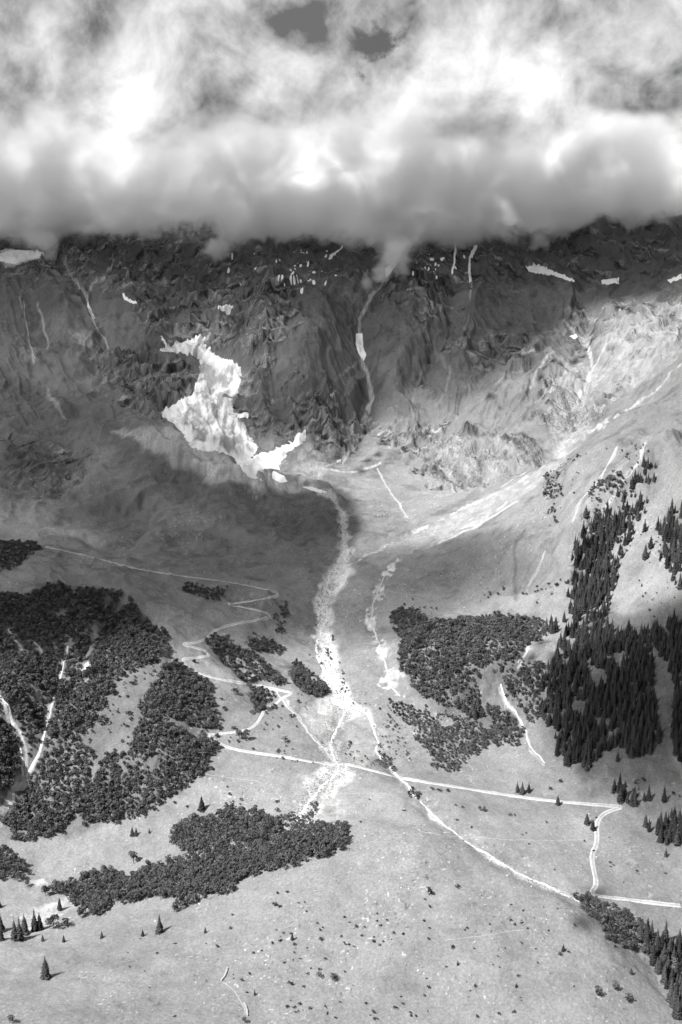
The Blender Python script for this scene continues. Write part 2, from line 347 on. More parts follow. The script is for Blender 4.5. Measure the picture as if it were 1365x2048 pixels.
# streaks of thin soil running down slope
strk = ridged(X / 11 + Y / 60, Y / 90, 3, 99)
tone *= 1 - 0.20 * alt * (strk - 0.45) * 0.5
def paint(m, val, var=0.0, vs=None):
    global tone
    v = val + var * 1.3 * (fn if vs is None else vs) + (CH if val > .24 else 0); tone = tone * (1 - m) + np.clip(v, 0.02, 0.85) * m
CH = 0.17 * (ridged(X / 7, Y / 26, 3, 180) - 0.5)
def area(pl, val, var=0.03, soft=8, a=1.0, warp=10):
    if val < 0.13: a = a * (0.65 + 0.5 * fbm(X / 20, Y / 28, 4, 120, 0.6)); soft = soft * 1.3; warp = warp * 2
    paint(a * sstep(poly_sd(pl, Z, soft * 2 + 10, warp), -soft, soft), val, var)
def stripe(pl, wd, val, var=0.06, soft=2.0, a=1.0, warp=4, taper=True, broken=0.0):
    wd = wd * 0.55; soft = soft * 0.7; d, par = line_d(pl, Z, wd * 2 + 12, warp, 8)
    ww = wd * (0.45 + 0.9 * (0.5 + 0.5 * fbm(X / 25, Y / 25, 2, 111)))
    m = 1 - sstep(d, np.maximum(ww - soft, 0.1), ww + soft)
    if taper: m = m * sstep(par, 0, 0.06)
    if broken: m = m * sstep(fbm(X / 10, Y / 10, 3, 115), -0.35 + broken * 0.5, 0.1 + broken * 0.5)
    paint(a * m, val, var)
# dark turf and heath tones, plus a painted cloud-shadow band
area([(480,980),(560,980),(640,990),(670,1030),(640,1075),(560,1060),(500,1040)], .085, .02, 14)
area([(0,880),(90,900),(160,950),(140,1000),(0,1000)], .085, .03, 12)
area([(170,1010),(220,985),(290,990),(270,1060),(210,1080)], .10, .02, 10)
area([(760,1140),(790,1110),(1000,1100),(1010,1140),(900,1180),(790,1190)], .115, .02, 16, .6)  # soft cloud shadow across the slope, painted as darker ground
area([(700,1010),(800,1020),(820,1060),(740,1090),(700,1060)], .105, .04, 10, .8)
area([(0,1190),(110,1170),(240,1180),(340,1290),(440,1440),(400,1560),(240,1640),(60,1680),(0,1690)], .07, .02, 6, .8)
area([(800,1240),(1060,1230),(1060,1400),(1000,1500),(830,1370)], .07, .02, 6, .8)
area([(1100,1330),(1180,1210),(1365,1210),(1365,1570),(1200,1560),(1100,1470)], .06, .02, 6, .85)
area([(560,1400),(740,1700),(700,2040),(300,2040),(400,1900),(620,1650)], .158, .02, 20, .3)
area([(228,850),(330,903),(400,945),(450,965),(530,978),(600,985),(680,1012),(692,1060),(600,1085),(450,1050),(330,975),(230,915)], .095, .03, 9, .9)
# scree, gravel and bare earth
area([(228,862),(330,850),(380,880),(470,925),(560,960),(640,975),(600,985),(470,968),(400,950),(330,915)], .33, .03, 6)
area([(270,780),(330,800),(350,850),(300,860),(240,840)], .18, .05, 8, .7)
area([(590,935),(610,880),(660,915),(640,960),(600,970)], .27, .05, 7)
area([(1105,925),(1120,930),(1060,985),(930,1060),(800,1110),(760,1130),(830,1070),(960,1000)], .235, .07, 9, .8, 14)
area([(1110,905),(1140,875),(1155,880),(1125,925)], .27, .06, 6, .7, 16)
stripe([(1105,925),(1000,985),(900,1030),(850,1055),(780,1090),(730,1110),(700,1130)], 9, .32, .10, 3, .9, 9, broken=.15)
stripe([(1090,950),(980,1030),(900,1070),(830,1105),(785,1130)], 11, .31, .10, 5, .85, 12, broken=.25)
stripe([(1080,930),(1000,975),(940,1010),(880,1045)], 7, .33, .10, 3, .7, 10, broken=.35)
stripe([(1040,1000),(940,1060),(880,1085)], 6, .40, .07, 3, .8)
stripe([(785,1125),(760,1170),(742,1220),(750,1270),(775,1320),(770,1370),(800,1390)], 13, .40, .10, 2, .9, 6, broken=.2)
stripe([(755,1280),(775,1330),(790,1370),(810,1400)], 22, .30, .10, 4, .7, 8, broken=.4)
stripe([(1365,725),(1300,790),(1240,830),(1180,860),(1120,915)], 13, .29, .09, 5, .8, 12, broken=.2)
area([(1200,640),(1365,610),(1365,700),(1300,760),(1230,800),(1190,760)], .24, .09, 14, .55, 20)
area([(1130,720),(1200,740),(1180,860),(1110,920),(1090,880)], .25, .08, 12, .55, 18)
area([(880,880),(1000,880),(1080,920),(1000,960),(900,960)], .25, .08, 12, .35, 18)
stripe([(1175,670),(1178,700),(1185,740),(1165,780),(1130,850)], 5, .33, .08, 2, .8)
stripe([(1215,680),(1190,730),(1170,790)], 4, .30, .08, 2, .8)
stripe([(1130,640),(1150,665),(1175,690)], 9, .28, .06, 4, .6)
stripe([(1060,780),(1075,740),(1110,700)], 5, .27, .06, 3, .6)
stripe([(1230,640),(1250,700),(1200,760)], 8, .26, .08, 5, .5)
stripe([(650,935),(690,915),(715,870),(738,815),(745,800)], 7, .38, .07, 2)
stripe([(745,800),(735,750),(725,720),(722,690),(718,640),(735,605),(750,585)], 6.5, .29, .08, 2)
stripe([(722,720),(690,745),(670,760)], 4, .25, .06, 2, .7)
stripe([(600,940),(640,935),(700,945),(745,935),(760,925)], 6, .29, .06, 2)
stripe([(755,935),(775,975),(800,1010),(815,1035)], 3.5, .32, .08, 1.5, .9)
stripe([(770,900),(800,880),(830,870)], 7, .30, .1, 4, .6, 8, broken=.4)
stripe([(870,700),(900,735),(890,790),(870,810)], 5, .22, .05, 3, .6)
stripe([(850,720),(830,780),(820,830)], 4, .20, .05, 3, .5)
stripe([(905,590),(930,640),(930,660)], 4, .24, .05, 2, .6, broken=.5)
stripe([(945,560),(940,620),(935,650)], 3, .26, .05, 2, .7, broken=.3)
for pl in ([(130,500),(128,520),(145,555),(175,590),(178,620),(190,650),(212,680),(216,700)], [(210,555),(190,560),(180,580)], [(40,590),(52,650),(60,690),(70,720)], [(75,600),(95,680),(98,700)], [(90,770),(105,800),(128,835)]):
    stripe(pl, 3.4, .27, .08, 1.5, .85, 4)
area([(95,775),(112,800),(130,838),(105,815)], .30, .04, 3, .8)
area([(140,665),(170,660),(195,680),(180,692),(145,685)], .26, .05, 4, .8)
area([(0,500),(60,500),(90,515),(50,525),(10,535)], .5, .12, 4, .9)
# the torrent's gravel bed down the middle and over the fan
BED = [(640,985),(670,995),(683,1020),(688,1060),(692,1100),(665,1140),(645,1180),(637,1220),(645,1270),(655,1330),(680,1380),(700,1410)]
stripe(BED, 17, .40, .10, 5, .9, 9, taper=False, broken=.05)
stripe(BED, 9, .46, .08, 2, 1, 6, taper=False)
area([(640,1300),(690,1370),(720,1410),(735,1430),(700,1440),(650,1430),(640,1405),(665,1395),(640,1350)], .44, .10, 5)
area([(655,1130),(695,1110),(705,1140),(670,1190),(665,1260),(685,1340),(655,1340),(632,1260),(636,1180)], .40, .12, 6, .95)
stripe([(690,1430),(660,1480),(665,1510),(685,1535),(640,1580),(600,1630),(545,1690)], 12, .29, .09, 3, 1, 6, taper=False)
area([(640,1530),(700,1525),(700,1560),(670,1600),(620,1640),(590,1660),(580,1645),(610,1590)], .40, .09, 4)
area([(600,1560),(700,1545),(690,1620),(640,1700),(600,1680)], .27, .10, 8, .7)
stripe([(560,1390),(585,1420),(610,1455),(640,1490),(665,1520),(685,1535)], 4, .29, .07, 1.5, .95)
area([(600,1420),(660,1400),(700,1430),(660,1500),(620,1460)], .27, .10, 6, .7)
stripe([(720,1410),(750,1450),(755,1500),(790,1545),(830,1590),(880,1645),(950,1695),(1050,1755),(1130,1790),(1165,1805)], 4.2, .29, .08, 1.8, .95)
area([(720,1415),(760,1450),(770,1500),(730,1530),(690,1500),(700,1450)], .24, .09, 6, .6)
# left ravine streams' gravel and slips among the alders
for pl, wd in (([(0,1395),(30,1450),(50,1500),(52,1555)], 3.6), ([(135,1290),(118,1370),(98,1430),(85,1490),(55,1555)], 3.6), ([(60,1372),(80,1400),(98,1425)], 4), ([(52,1555),(25,1590),(10,1620),(0,1650)], 5),
               ([(15,1255),(30,1275),(45,1300)], 3.5), ([(65,1280),(85,1305)], 3), ([(215,1200),(195,1260),(160,1350)], 6), ([(160,1350),(175,1330)], 10)):
    stripe(pl, wd, .30 if wd != 6 else .13, .08, 1.5, .95 if wd != 6 and wd < 9.9 or wd == 10 else .7, 4)
# right stream gravel
stripe([(1065,1275),(1050,1310),(1035,1330)], 2, .33, .06, 1.5, .9)
stripe([(1000,1365),(1010,1400),(1035,1430),(1055,1465),(1060,1500),(1090,1530)], 2.0, .29, .06, 1.5, .9)
stripe([(1235,890),(1200,960),(1160,1000),(1145,1045)], 3, .30, .06, 1.5, .7)
stripe([(1290,880),(1280,920),(1255,950),(1215,1010)], 3, .32, .06, 1.5, .7)
stripe([(1090,1100),(1075,1140),(1060,1165)], 2.5, .32, .06, 1.5, .8)
stripe([(1030,1080),(1028,1140),(1035,1200)], 4, .09, .03, 3, .7)
area([(80,1800),(140,1795),(175,1780),(140,1830),(60,1870),(10,1880),(30,1850)], .29, .08, 3)
area([(50,1762),(80,1760),(90,1768),(60,1772)], .29, .05, 2)
area([(1175,1600),(1260,1600),(1365,1700),(1365,1560),(1250,1530),(1180,1550)], .09, .03, 8, .6)  # forest floor below the spruces, darkened further as painted cloud shade
# stony, hummocky pasture: pale stones and dark tussocks
st1 = vnoise(X / 2.2, Y / 2.2, 130); st2 = vnoise(X / 2.0 + 9, Y / 2.6, 131)
clus = sstep(fbm(X / 40, Y / 40, 3, 133), -0.1, 0.45)
low = 1 - alt
tone += low * (rm < 0.2) * (0.13 * sstep(st1, 0.86, 0.97) * (0.25 + clus) - 0.06 * sstep(st2, 0.84, 0.97) * (0.3 + clus))
tone = np.clip(tone, 0.03, 0.6)

col = scene.collection
def mk_mesh(name, V, Fq, mats, smooth=True, attrs=None, parent=None, link=True):
    me = bpy.data.meshes.new(name)
    V = np.asarray(V, np.float32); Fq = np.asarray(Fq, np.int32)
    me.vertices.add(len(V)); me.vertices.foreach_set('co', V.ravel())
    k = Fq.shape[1]
    me.loops.add(Fq.size); me.loops.foreach_set('vertex_index', Fq.ravel())
    me.polygons.add(len(Fq)); me.polygons.foreach_set('loop_start', np.arange(0, Fq.size, k, dtype=np.int32))
    me.polygons.foreach_set('use_smooth', np.full(len(Fq), smooth))
    me.update(calc_edges=True)
    for an, av in (attrs or {}).items():
        at = me.attributes.new(an, 'FLOAT', 'POINT'); at.data.foreach_set('value', np.asarray(av, np.float32).ravel())
    for m in (mats if isinstance(mats, (list, tuple)) else [mats]): me.materials.append(m)
    if not link: return me
    o = bpy.data.objects.new(name, me); col.objects.link(o)
    if parent: o.parent = parent
    return o
def tag(o, label=None, cat=None, group=None, kind=None):
    if label: o['label'] = label
    if cat: o['category'] = cat
    if group: o['group'] = group
    if kind: o['kind'] = kind
    return o
def ground_mat(name, bump_scales=((0.35, 0.5), (1.1, 0.25)), rough=0.95, attr='tone', var=0.5):
    m = bpy.data.materials.new(name); m.use_nodes = True; t = NT(m.node_tree)
    at = t.node('ShaderNodeAttribute', attribute_name=attr); tc = t.node('ShaderNodeTexCoord'); O = tc.outputs['Object']
    nz = t.noise(O, 0.45, 5, 0.65)
    at3 = t.node('ShaderNodeAttribute', attribute_name='crag')
    f = t.math('ADD', t.math('MULTIPLY', t.remap(nz, 0.25, 0.75, -var, var, False), t.math('MULTIPLY_ADD', at3.outputs['Fac'], 0.7, 0.6)), 1.0)
    c = t.math('MULTIPLY', at.outputs['Fac'], f)
    b = t.node('ShaderNodeBsdfPrincipled', inp={'Roughness': rough}); b.inputs['Specular IOR Level'].default_value = 0.12
    t.link(c, b.inputs['Base Color'])
    at2 = t.node('ShaderNodeAttribute', attribute_name='crag')
    h = t.math('ADD', t.math('MULTIPLY', t.noise(O, bump_scales[0][0], 6, 0.65), t.math('MULTIPLY_ADD', at2.outputs['Fac'], 5.0, 0.8)), 0.0)
    bp = t.node('ShaderNodeBump', inp={'Strength': 1.0, 'Distance': 1.0}); t.link(h, bp.inputs['Height']); t.link(bp.outputs[0], b.inputs['Normal'])
    o = t.node('ShaderNodeOutputMaterial'); t.link(b.outputs[0], o.inputs[0]); return m
def plain_mat(name, g, var=0.3, scale=1.0, rough=0.9, bump=0.0, rnd=0.0, transl=0.0, each=False):
    m = bpy.data.materials.new(name); m.use_nodes = True; t = NT(m.node_tree)
    tc = t.node('ShaderNodeTexCoord'); nz = t.noise(tc.outputs['Object'], scale, 5, 0.6)
    c = t.math('MULTIPLY', t.remap(nz, 0.25, 0.75, 1 - var, 1 + var, False), g)
    if each:
        ea = t.node('ShaderNodeAttribute', attribute_name='each'); c = t.math('MULTIPLY', c, t.remap(ea.outputs['Fac'], 0, 1, 0.5, 1.55, False))
    if rnd:
        oi = t.node('ShaderNodeObjectInfo'); c = t.math('MULTIPLY', c, t.remap(oi.outputs['Random'], 0, 1, 1 - rnd, 1 + rnd, False))
    b = t.node('ShaderNodeBsdfPrincipled', inp={'Roughness': rough}); b.inputs['Specular IOR Level'].default_value = 0.15
    t.link(c, b.inputs['Base Color'])
    if bump:
        bp = t.node('ShaderNodeBump', inp={'Strength': 1.0, 'Distance': bump}); t.link(nz, bp.inputs['Height']); t.link(bp.outputs[0], b.inputs['Normal'])
    o = t.node('ShaderNodeOutputMaterial')
    if transl:
        tr = t.node('ShaderNodeBsdfTranslucent'); t.link(c, tr.inputs['Color']); mx = t.node('ShaderNodeMixShader'); mx.inputs[0].default_value = transl
        t.link(b.outputs[0], mx.inputs[1]); t.link(tr.outputs[0], mx.inputs[2]); t.link(mx.outputs[0], o.inputs[0])
    else: t.link(b.outputs[0], o.inputs[0])
    return m
M_GROUND = ground_mat('alpine_ground')
idx = np.arange(NR * NC).reshape(NR, NC)
QUADS = np.stack([idx[:-1, :-1], idx[:-1, 1:], idx[1:, 1:], idx[1:, :-1]], -1)
FORCE = {}
# slide every vertex of the rows; one sheet of ground
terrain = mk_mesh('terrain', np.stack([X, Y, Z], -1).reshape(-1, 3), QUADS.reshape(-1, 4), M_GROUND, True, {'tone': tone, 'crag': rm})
tag(terrain, 'broad alpine mountainside of pasture, cliffs and scree above a gravel fan', kind='structure')
# apron so that the ground reaches the horizon outside the surveyed slope
def apron():
    V = []; Fq = []
    ring = [(-9000, -6000), (9000, -6000), (9000, 14000), (-9000, 14000)]
    xs = np.linspace(-9000, 9000, 61); ys = np.linspace(-6000, 14000, 61); XX, YY = np.meshgrid(xs, ys, indexing='ij')
    ZZ = -640 + 0 * XX + 40 * fbm(XX / 900, YY / 900, 3, 7)
    ii = np.arange(61 * 61).reshape(61, 61)
    q = np.stack([ii[:-1, :-1], ii[1:, :-1], ii[1:, 1:], ii[:-1, 1:]], -1).reshape(-1, 4)
    o = mk_mesh('ground', np.stack([XX, YY, ZZ], -1).reshape(-1, 3), q, M_GROUND, True, {'tone': 0.13 + 0 * ZZ.ravel(), 'crag': 0 * ZZ.ravel()})
    tag(o, 'valley ground running on beyond the mountainside', kind='structure')
apron()

# ------------------------------------------------------------------ snow, lying on the slope as patches with their own thickness
def snow_mat(name, g, dirt):
    m = bpy.data.materials.new(name); m.use_nodes = True; t = NT(m.node_tree)
    tc = t.node('ShaderNodeTexCoord'); mp = t.node('ShaderNodeMapping', inp={'Scale': (1.0, 0.35, 0.35), 'Rotation': (0, 0, 0.3)}); t.link(tc.outputs['Object'], mp.inputs[0])
    n1 = t.noise(mp.outputs[0], 0.05, 8, 0.65, 0.6); n2 = t.noise(tc.outputs['Object'], 0.02, 4, 0.6)
    at = t.node('ShaderNodeAttribute', attribute_name='dirt')
    dd = t.math('MULTIPLY', at.outputs['Fac'], t.remap(t.math('ADD', n1, t.math('MULTIPLY', n2, 0.5)), 0.55, 0.9, 0.35, 1.25), clamp=True)
    c = t.math('MULTIPLY_ADD', dd, -(g - dirt), g)
    b = t.node('ShaderNodeBsdfPrincipled', inp={'Roughness': 0.7}); t.link(c, b.inputs['Base Color'])
    bp = t.node('ShaderNodeBump', inp={'Strength': 1.0, 'Distance': 2.2}); t.link(n1, bp.inputs['Height']); t.link(bp.outputs[0], b.inputs['Normal'])
    o = t.node('ShaderNodeOutputMaterial'); t.link(b.outputs[0], o.inputs[0]); return m
M_SNOW = snow_mat('old_snow', 0.74, 0.22)
def drape(name, sdist, mat, hmax=1.4, gain=0.22, band=4.0, attrs=None):
    m = sdist > -band; qm = m[:-1, :-1] & m[:-1, 1:] & m[1:, 1:] & m[1:, :-1]
    q = QUADS[qm]
    if len(q) == 0: return None
    u, inv = np.unique(q.ravel(), return_inverse=True)
    off = np.clip(sdist.ravel()[u] * gain, -0.9, hmax)
    V = np.stack([X.ravel()[u], Y.ravel()[u], Z.ravel()[u] + off], -1)
    c = V.mean(0); c[2] = V[:, 2].min(); V = V - c
    o = mk_mesh(name, V, inv.reshape(-1, 4), mat, True, {k: a.ravel()[u] for k, a in (attrs or {}).items()})
    o.location = c; return o
dirt0 = np.zeros(X.shape)
big = np.maximum.reduce([poly_sd(p, Z, 20, 5, 8) for p in (
 [(320,675),(335,685),(370,680),(408,670),(412,695),(440,712),(478,735),(483,760),(470,800),(440,780),(480,830),(500,870),(520,895),(500,915),(560,895),(608,860),(610,885),(590,895),(565,920),(560,940),(520,940),(505,948),(520,960),(500,955),(480,930),(470,915),(430,905),(385,895),(375,880),(350,850),(322,825),(350,808),(390,785),(400,745),(398,720),(375,710),(345,705),(316,702),(332,695)],)])
sn_d = (sstep(poly_sd([(400,720),(483,740),(480,800),(510,880),(480,915),(400,880),(355,850),(385,800),(400,780)], Z, 30, 8), -10, 14))
sn_d = np.maximum(sn_d, 0) * (0.25 + 1.35 * ridged(X / 9 + Z0 / 30, Z0 / 20, 4, 190, 0.65)) + 0.55 * sstep(fbm(X / 12, Y / 16, 4, 191, .6), -.1, .45) * (big > -3)
big = big + 4.5 * fbm(X / 6, Y / 5, 3, 192) - 5 * sstep(fbm(X / 9, Y / 11, 3, 193), .38, .5) * sstep(sn_d, .4, .9)
inner = poly_sd([(368,812),(400,808),(412,835),(400,860),(370,850)], Z, 20, 6)
sn_d = np.maximum(sn_d, 1.0 * sstep(inner, -4, 6))
rib, _ = line_d([(405,672),(392,700),(388,722),(392,735)], Z, 20, 2)
sn_d = np.maximum(sn_d, 1.6 * (1 - sstep(rib, 2, 6)))
o = drape('avalanche_snow', big, M_SNOW, 2.5, 0.3, 4, {'dirt': sn_d})
tag(o, 'large tongue of old avalanche snow, dirty in the middle, filling the basin behind the moraine', 'snowfield')
SNOW = [
 ([(548,945),(570,950),(577,962),(560,965),(545,958)], 'small snow patch just below the foot of the large snow tongue'),
 ([(430,612),(450,610),(468,612),(458,628),(445,622)], 'small triangular snow patch high above the large snow tongue'),
 ([(243,586),(255,594),(280,608),(268,608),(248,598)], 'thin slanting snow patch on the rocky slope left of the snow tongue'),
 ([(1050,528),(1070,530),(1095,535),(1110,545),(1150,560),(1146,564),(1100,550),(1060,545)], 'long white snow patch curving under the dark right-hand cliffs'),
 ([(1203,560),(1220,558),(1238,556),(1237,568),(1205,569)], 'short blocky snow patch beneath the cliffs right of the long curved one'),
 ([(955,492),(950,505),(942,520),(941,540),(944,565),(939,565),(936,545),(938,515),(948,492)], 'tall narrow streak of snow in the gully under the cloud'),
 ([(909,486),(913,488),(911,515),(906,550),(903,548),(908,510)], 'broken narrow snow streak just left of the tall one'),
 ([(712,668),(725,665),(727,690),(733,712),(728,722),(720,712),(713,690)], 'snow plug lying in the central stream gully'),
 ([(1138,672),(1150,668),(1160,674),(1150,678)], 'small bright snow arc above the right-hand stream head'),
 ([(470,828),(498,824),(498,833),(475,837)], 'small snow strip on the ledge right of the large snow tongue'),
 ([(770,540),(790,522),(797,522),(785,540),(772,556)], 'snow strip at the head of the central gully by the cloud wisp'),
 ([(0,505),(40,500),(88,505),(80,515),(50,520),(25,530),(0,522)], 'pale snow and ice patch at the left edge right under the cloud'),
 ([(1335,560),(1365,548),(1365,556),(1340,566)], 'small snow sliver under the cliff at the right edge'),
 ([(175,598),(180,612),(190,635),(186,640),(176,618)], 'thin snow line in the left gully below the stream fork'),
 ([(655,518),(668,505),(690,488),(680,500),(662,518)], 'slanting snow strip just beneath the central cloud edge'),
 ([(640,985),(620,980),(600,972),(630,975),(655,984)], 'thin snow strip on the moraine lip where the torrent begins'),
]
for pl, lab in SNOW:
    s1 = poly_sd(pl, Z, 14, 2.5, 5)
    o = drape('snow_patch', s1, M_SNOW, 1.6, 0.35, 3, {'dirt': dirt0})
    if o: tag(o, lab, 'snow patch', 'snow patches on the mountain')
# specks of snow below the cloud
spk = np.full(X.shape, -1e3)
for k in range(70):
    u, v = random.choice([(random.gauss(590, 30), random.gauss(545, 16)), (random.gauss(870, 24), random.gauss(528, 15)), (random.uniform(450, 700), random.uniform(500, 580))])
    xx, yy = hits(u, v, Z); r = random.uniform(0.6, 2.6)
    rs, c_ = bbox(np.array([[xx[0], yy[0]]]), 12)
    d = r - np.hypot((X[rs, c_] - xx[0]) * 0.8 + WX[rs, c_] * 2, (Y[rs, c_] - yy[0]) * 0.6 + WY[rs, c_] * 2)
    spk[rs, c_] = np.maximum(spk[rs, c_], d)
o = drape('snow_specks', spk, M_SNOW, 1.2, 0.5, 2, {'dirt': dirt0}); tag(o, 'scattered specks of snow on the dark rock under the cloud', kind='stuff')

# ------------------------------------------------------------------ tracks and streams
M_TRACK = plain_mat('gravel_track', 0.34, 0.3, 0.35, each=True)
M_PATH = plain_mat('worn_footpath', 0.23, 0.2, 0.5)
M_WATER = plain_mat('white_water', 0.46, 0.35, 0.30, 0.35, 0.8)
M_WATER2 = plain_mat('thin_water', 0.32, 0.35, 0.30, 0.4, 0.8)
M_WALL = plain_mat('dry_stone', 0.34, 0.3, 1.2, 0.95, 0.3)
def strip(name, pl, wid, mat, lift=0.25, wob=0.0, smooth=2, seed=0, cross=5, rut=False):
    pp = smooth_pl(pl, smooth); W = world_pl(pp, Z, 6)
    # drop jumps, resample evenly
    seg = np.hypot(*(W[1:] - W[:-1]).T); L = np.concatenate([[0], np.cumsum(seg)])
    m = max(4, int(L[-1] / 1.6)); t = np.linspace(0, L[-1], m)
    cx, cyy = np.interp(t, L, W[:, 0]), np.interp(t, L, W[:, 1])
    kk = 7; ker = np.ones(kk) / kk
    cx = np.convolve(np.pad(cx, kk // 2, 'edge'), ker, 'valid'); cyy = np.convolve(np.pad(cyy, kk // 2, 'edge'), ker, 'valid')
    if wob:
        cx = cx + wob * fbm(t / 14, t * 0 + seed, 3, 200); cyy = cyy + wob * fbm(t / 14, t * 0 + seed + 5, 3, 201)
    tx, ty = np.gradient(cx), np.gradient(cyy); q = np.hypot(tx, ty) + 1e-9; nx, ny = -ty / q, tx / q
    ww = wid * (1 + (0.7 * fbm(t / 9, t * 0 + seed, 3, 205) if wob else 0.06 * fbm(t / 9, t * 0, 2, 206)))
    V = []
    for j in range(cross):
        f = (j / (cross - 1) - 0.5)
        xx, yy = cx + nx * ww * f, cyy + ny * ww * f
        edge = 0.30 if j in (0, cross - 1) else 0
        V.append(np.stack([xx, yy, height(xx, yy) + lift - edge], -1))
    V = np.stack(V, 1); ii = np.arange(m * cross).reshape(m, cross)
    if not rut and wob: 
        pass
    Fq = np.stack([ii[:-1, :-1], ii[1:, :-1], ii[1:, 1:], ii[:-1, 1:]], -1).reshape(-1, 4)
    V = V.reshape(-1, 3); c = V[0].copy()
    ea = np.full((m, cross), 0.52); ea[:, cross // 2] = 0.12; ea += 0.12 * fbm(t / 12, t * 0 + seed, 3, 207)[:, None]
    o = mk_mesh(name, V - c, Fq, mat, True, {'each': ea}); o.location = c
    return o, (cx, cyy)
ROAD = [(1365,1812),(1300,1805),(1240,1797),(1200,1793),(1178,1788),(1195,1772),(1188,1740),(1183,1710),(1196,1685),(1192,1650),(1205,1628),(1230,1618),(1252,1614),(1210,1611),(1100,1602),(1000,1588),(900,1572),(800,1556),(740,1540),(690,1527),(640,1527),(560,1512),(490,1503),(450,1494),(412,1470)]
ROAD2 = [(412,1470),(450,1466),(478,1464),(505,1456),(518,1442),(530,1420),(558,1404),(565,1394),(592,1386),(555,1380),(500,1368),(430,1358),(390,1343),(368,1325),(362,1318),(390,1316),(420,1312),(418,1304),(390,1295),(356,1288),(390,1286),(412,1280),(435,1256),(490,1244),(545,1235),(540,1228),(500,1216),(445,1209),(490,1204),(550,1194),(562,1186),(540,1180),(450,1162),(350,1150),(260,1135),(180,1112),(90,1093)]
HAIR = []
for nm, pl, wd, lab in (('road', ROAD, 4.4, 'pale gravel farm track crossing the fan and bending down to the right edge'), ('track', ROAD2, 3.4, 'zigzag gravel track climbing the left slope')):
    o, cl = strip(nm, pl, wd, M_TRACK, 0.32, 0, 1); tag(o, lab, kind='structure'); HAIR.append(cl)
for pl, wd, lab in (([(443,1962),(465,1976),(480,1995),(490,2012),(494,2032)], 2.2, 'pale worn path curving down from the stone wall'),
                ([(700,1180),(770,1182),(830,1190),(900,1192)], 1.6, 'faint footpath across the slope above the alder mound'),
                ([(835,1663),(900,1672),(1000,1678),(1180,1682)], 1.6, 'faint path joining the gravel track'),
                ([(640,1590),(740,1586),(840,1592)], 1.4, 'thin path under the head of the fan'),
                ([(880,1883),(960,1872),(1050,1858)], 1.0, 'thin trodden line across the lower fan'),
                ([(400,1548),(450,1555),(520,1562)], 1.6, 'short pale path below the broadleaf wood'),
                ([(1300,1105),(1330,1122),(1350,1135)], 1.8, 'short pale path in the right-hand clearing'),
                ([(340,1150),(262,1136)], 1.5, 'faint end of the zigzag track')):
    o, _ = strip('footpath', smooth_pl([(u + random.uniform(-1.5, 1.5), v + random.uniform(-1.5, 1.5)) for u, v in dens(pl, 28)], 1), wd * 0.75, M_PATH, 0.12, 1.2, 1); tag(o, lab, kind='structure')
STREAMS = [
 ([(640,985),(672,997),(683,1022),(686,1060),(693,1095),(668,1135),(650,1175),(637,1225),(642,1270),(632,1300),(648,1345),(672,1372),(700,1400)], 3.2, 'torrent running down the gravel bed in the middle'),
 ([(700,1400),(728,1420),(750,1452),(757,1490),(752,1510),(790,1545),(830,1590),(885,1648),(950,1695),(1050,1755),(1130,1790),(1168,1806)], 2.6, 'narrow pale stream crossing the right side of the fan'),
 ([(700,1410),(668,1465),(660,1500),(685,1535),(640,1580),(610,1615),(600,1640),(545,1690)], 2.8, 'braided stream down the left side of the fan'),
 ([(553,1378),(562,1400),(590,1428),(615,1462),(640,1490),(668,1520)], 1.8, 'thin brook joining the torrent from the left woods'),
 ([(-10,1380),(28,1450),(48,1500),(50,1555)], 3.4, 'left arm of the forked white torrent in the alder ravine'),
 ([(137,1290),(118,1372),(98,1432),(84,1495),(52,1555)], 3.2, 'right arm of the forked white torrent in the alder ravine'),
 ([(58,1372),(82,1402),(98,1428)], 2.2, 'small side torrent feeding the fork in the ravine'),
 ([(52,1555),(22,1592),(8,1625),(-6,1652)], 5.0, 'torrent below the fork running out at the left edge'),
 ([(785,545),(735,605),(716,640),(722,690),(727,722),(742,770),(746,800),(722,850),(712,885),(690,915),(650,935)], 2.4, 'stream dropping through the central gully'),
 ([(1000,1367),(1010,1400),(1035,1430),(1052,1462),(1058,1492),(1092,1528)], 2.2, 'white stream beside the dark spruce forest'),
 ([(1067,1275),(1052,1308),(1036,1328)], 2.0, 'short white cascade above the spruce forest'),
 ([(1236,890),(1200,960),(1162,1000),(1145,1045)], 1.5, 'thin stream on the upper right pasture'),
 ([(1292,885),(1282,920),(1256,950),(1215,1012)], 1.5, 'thin stream beside the highest spruce group'),
 ([(1092,1100),(1074,1140),(1058,1166)], 1.4, 'short stream above the right ravine'),
 ([(152,490),(130,512),(133,540),(172,590),(180,620),(192,655),(214,682),(217,700)], 2.0, 'thin waterfall line down the upper left slope'),
 ([(48,600),(52,650),(62,695),(72,722)], 1.6, 'faint stream at the far upper left'),
 ([(785,1125),(760,1170),(742,1220),(750,1270),(772,1320),(778,1370),(802,1395)], 3.0, 'second stony brook descending right of the main torrent'),
 ([(755,935),(775,975),(800,1010),(818,1038)], 1.6, 'thin brook below the central rock'),
]
for i, (pl, wd, lab) in enumerate(STREAMS):
    wd = wd * (0.62 if i >= 4 else 0.85); o, _ = strip('stream', pl, wd, M_WATER if i in (0, 1, 2, 4, 5, 7, 9) else M_WATER2, 0.30, (7.0 if 4 <= i <= 7 else 3.0) if wd > 2.1 else 1.6, 1, i * 3.7, 4); tag(o, lab, kind='structure')

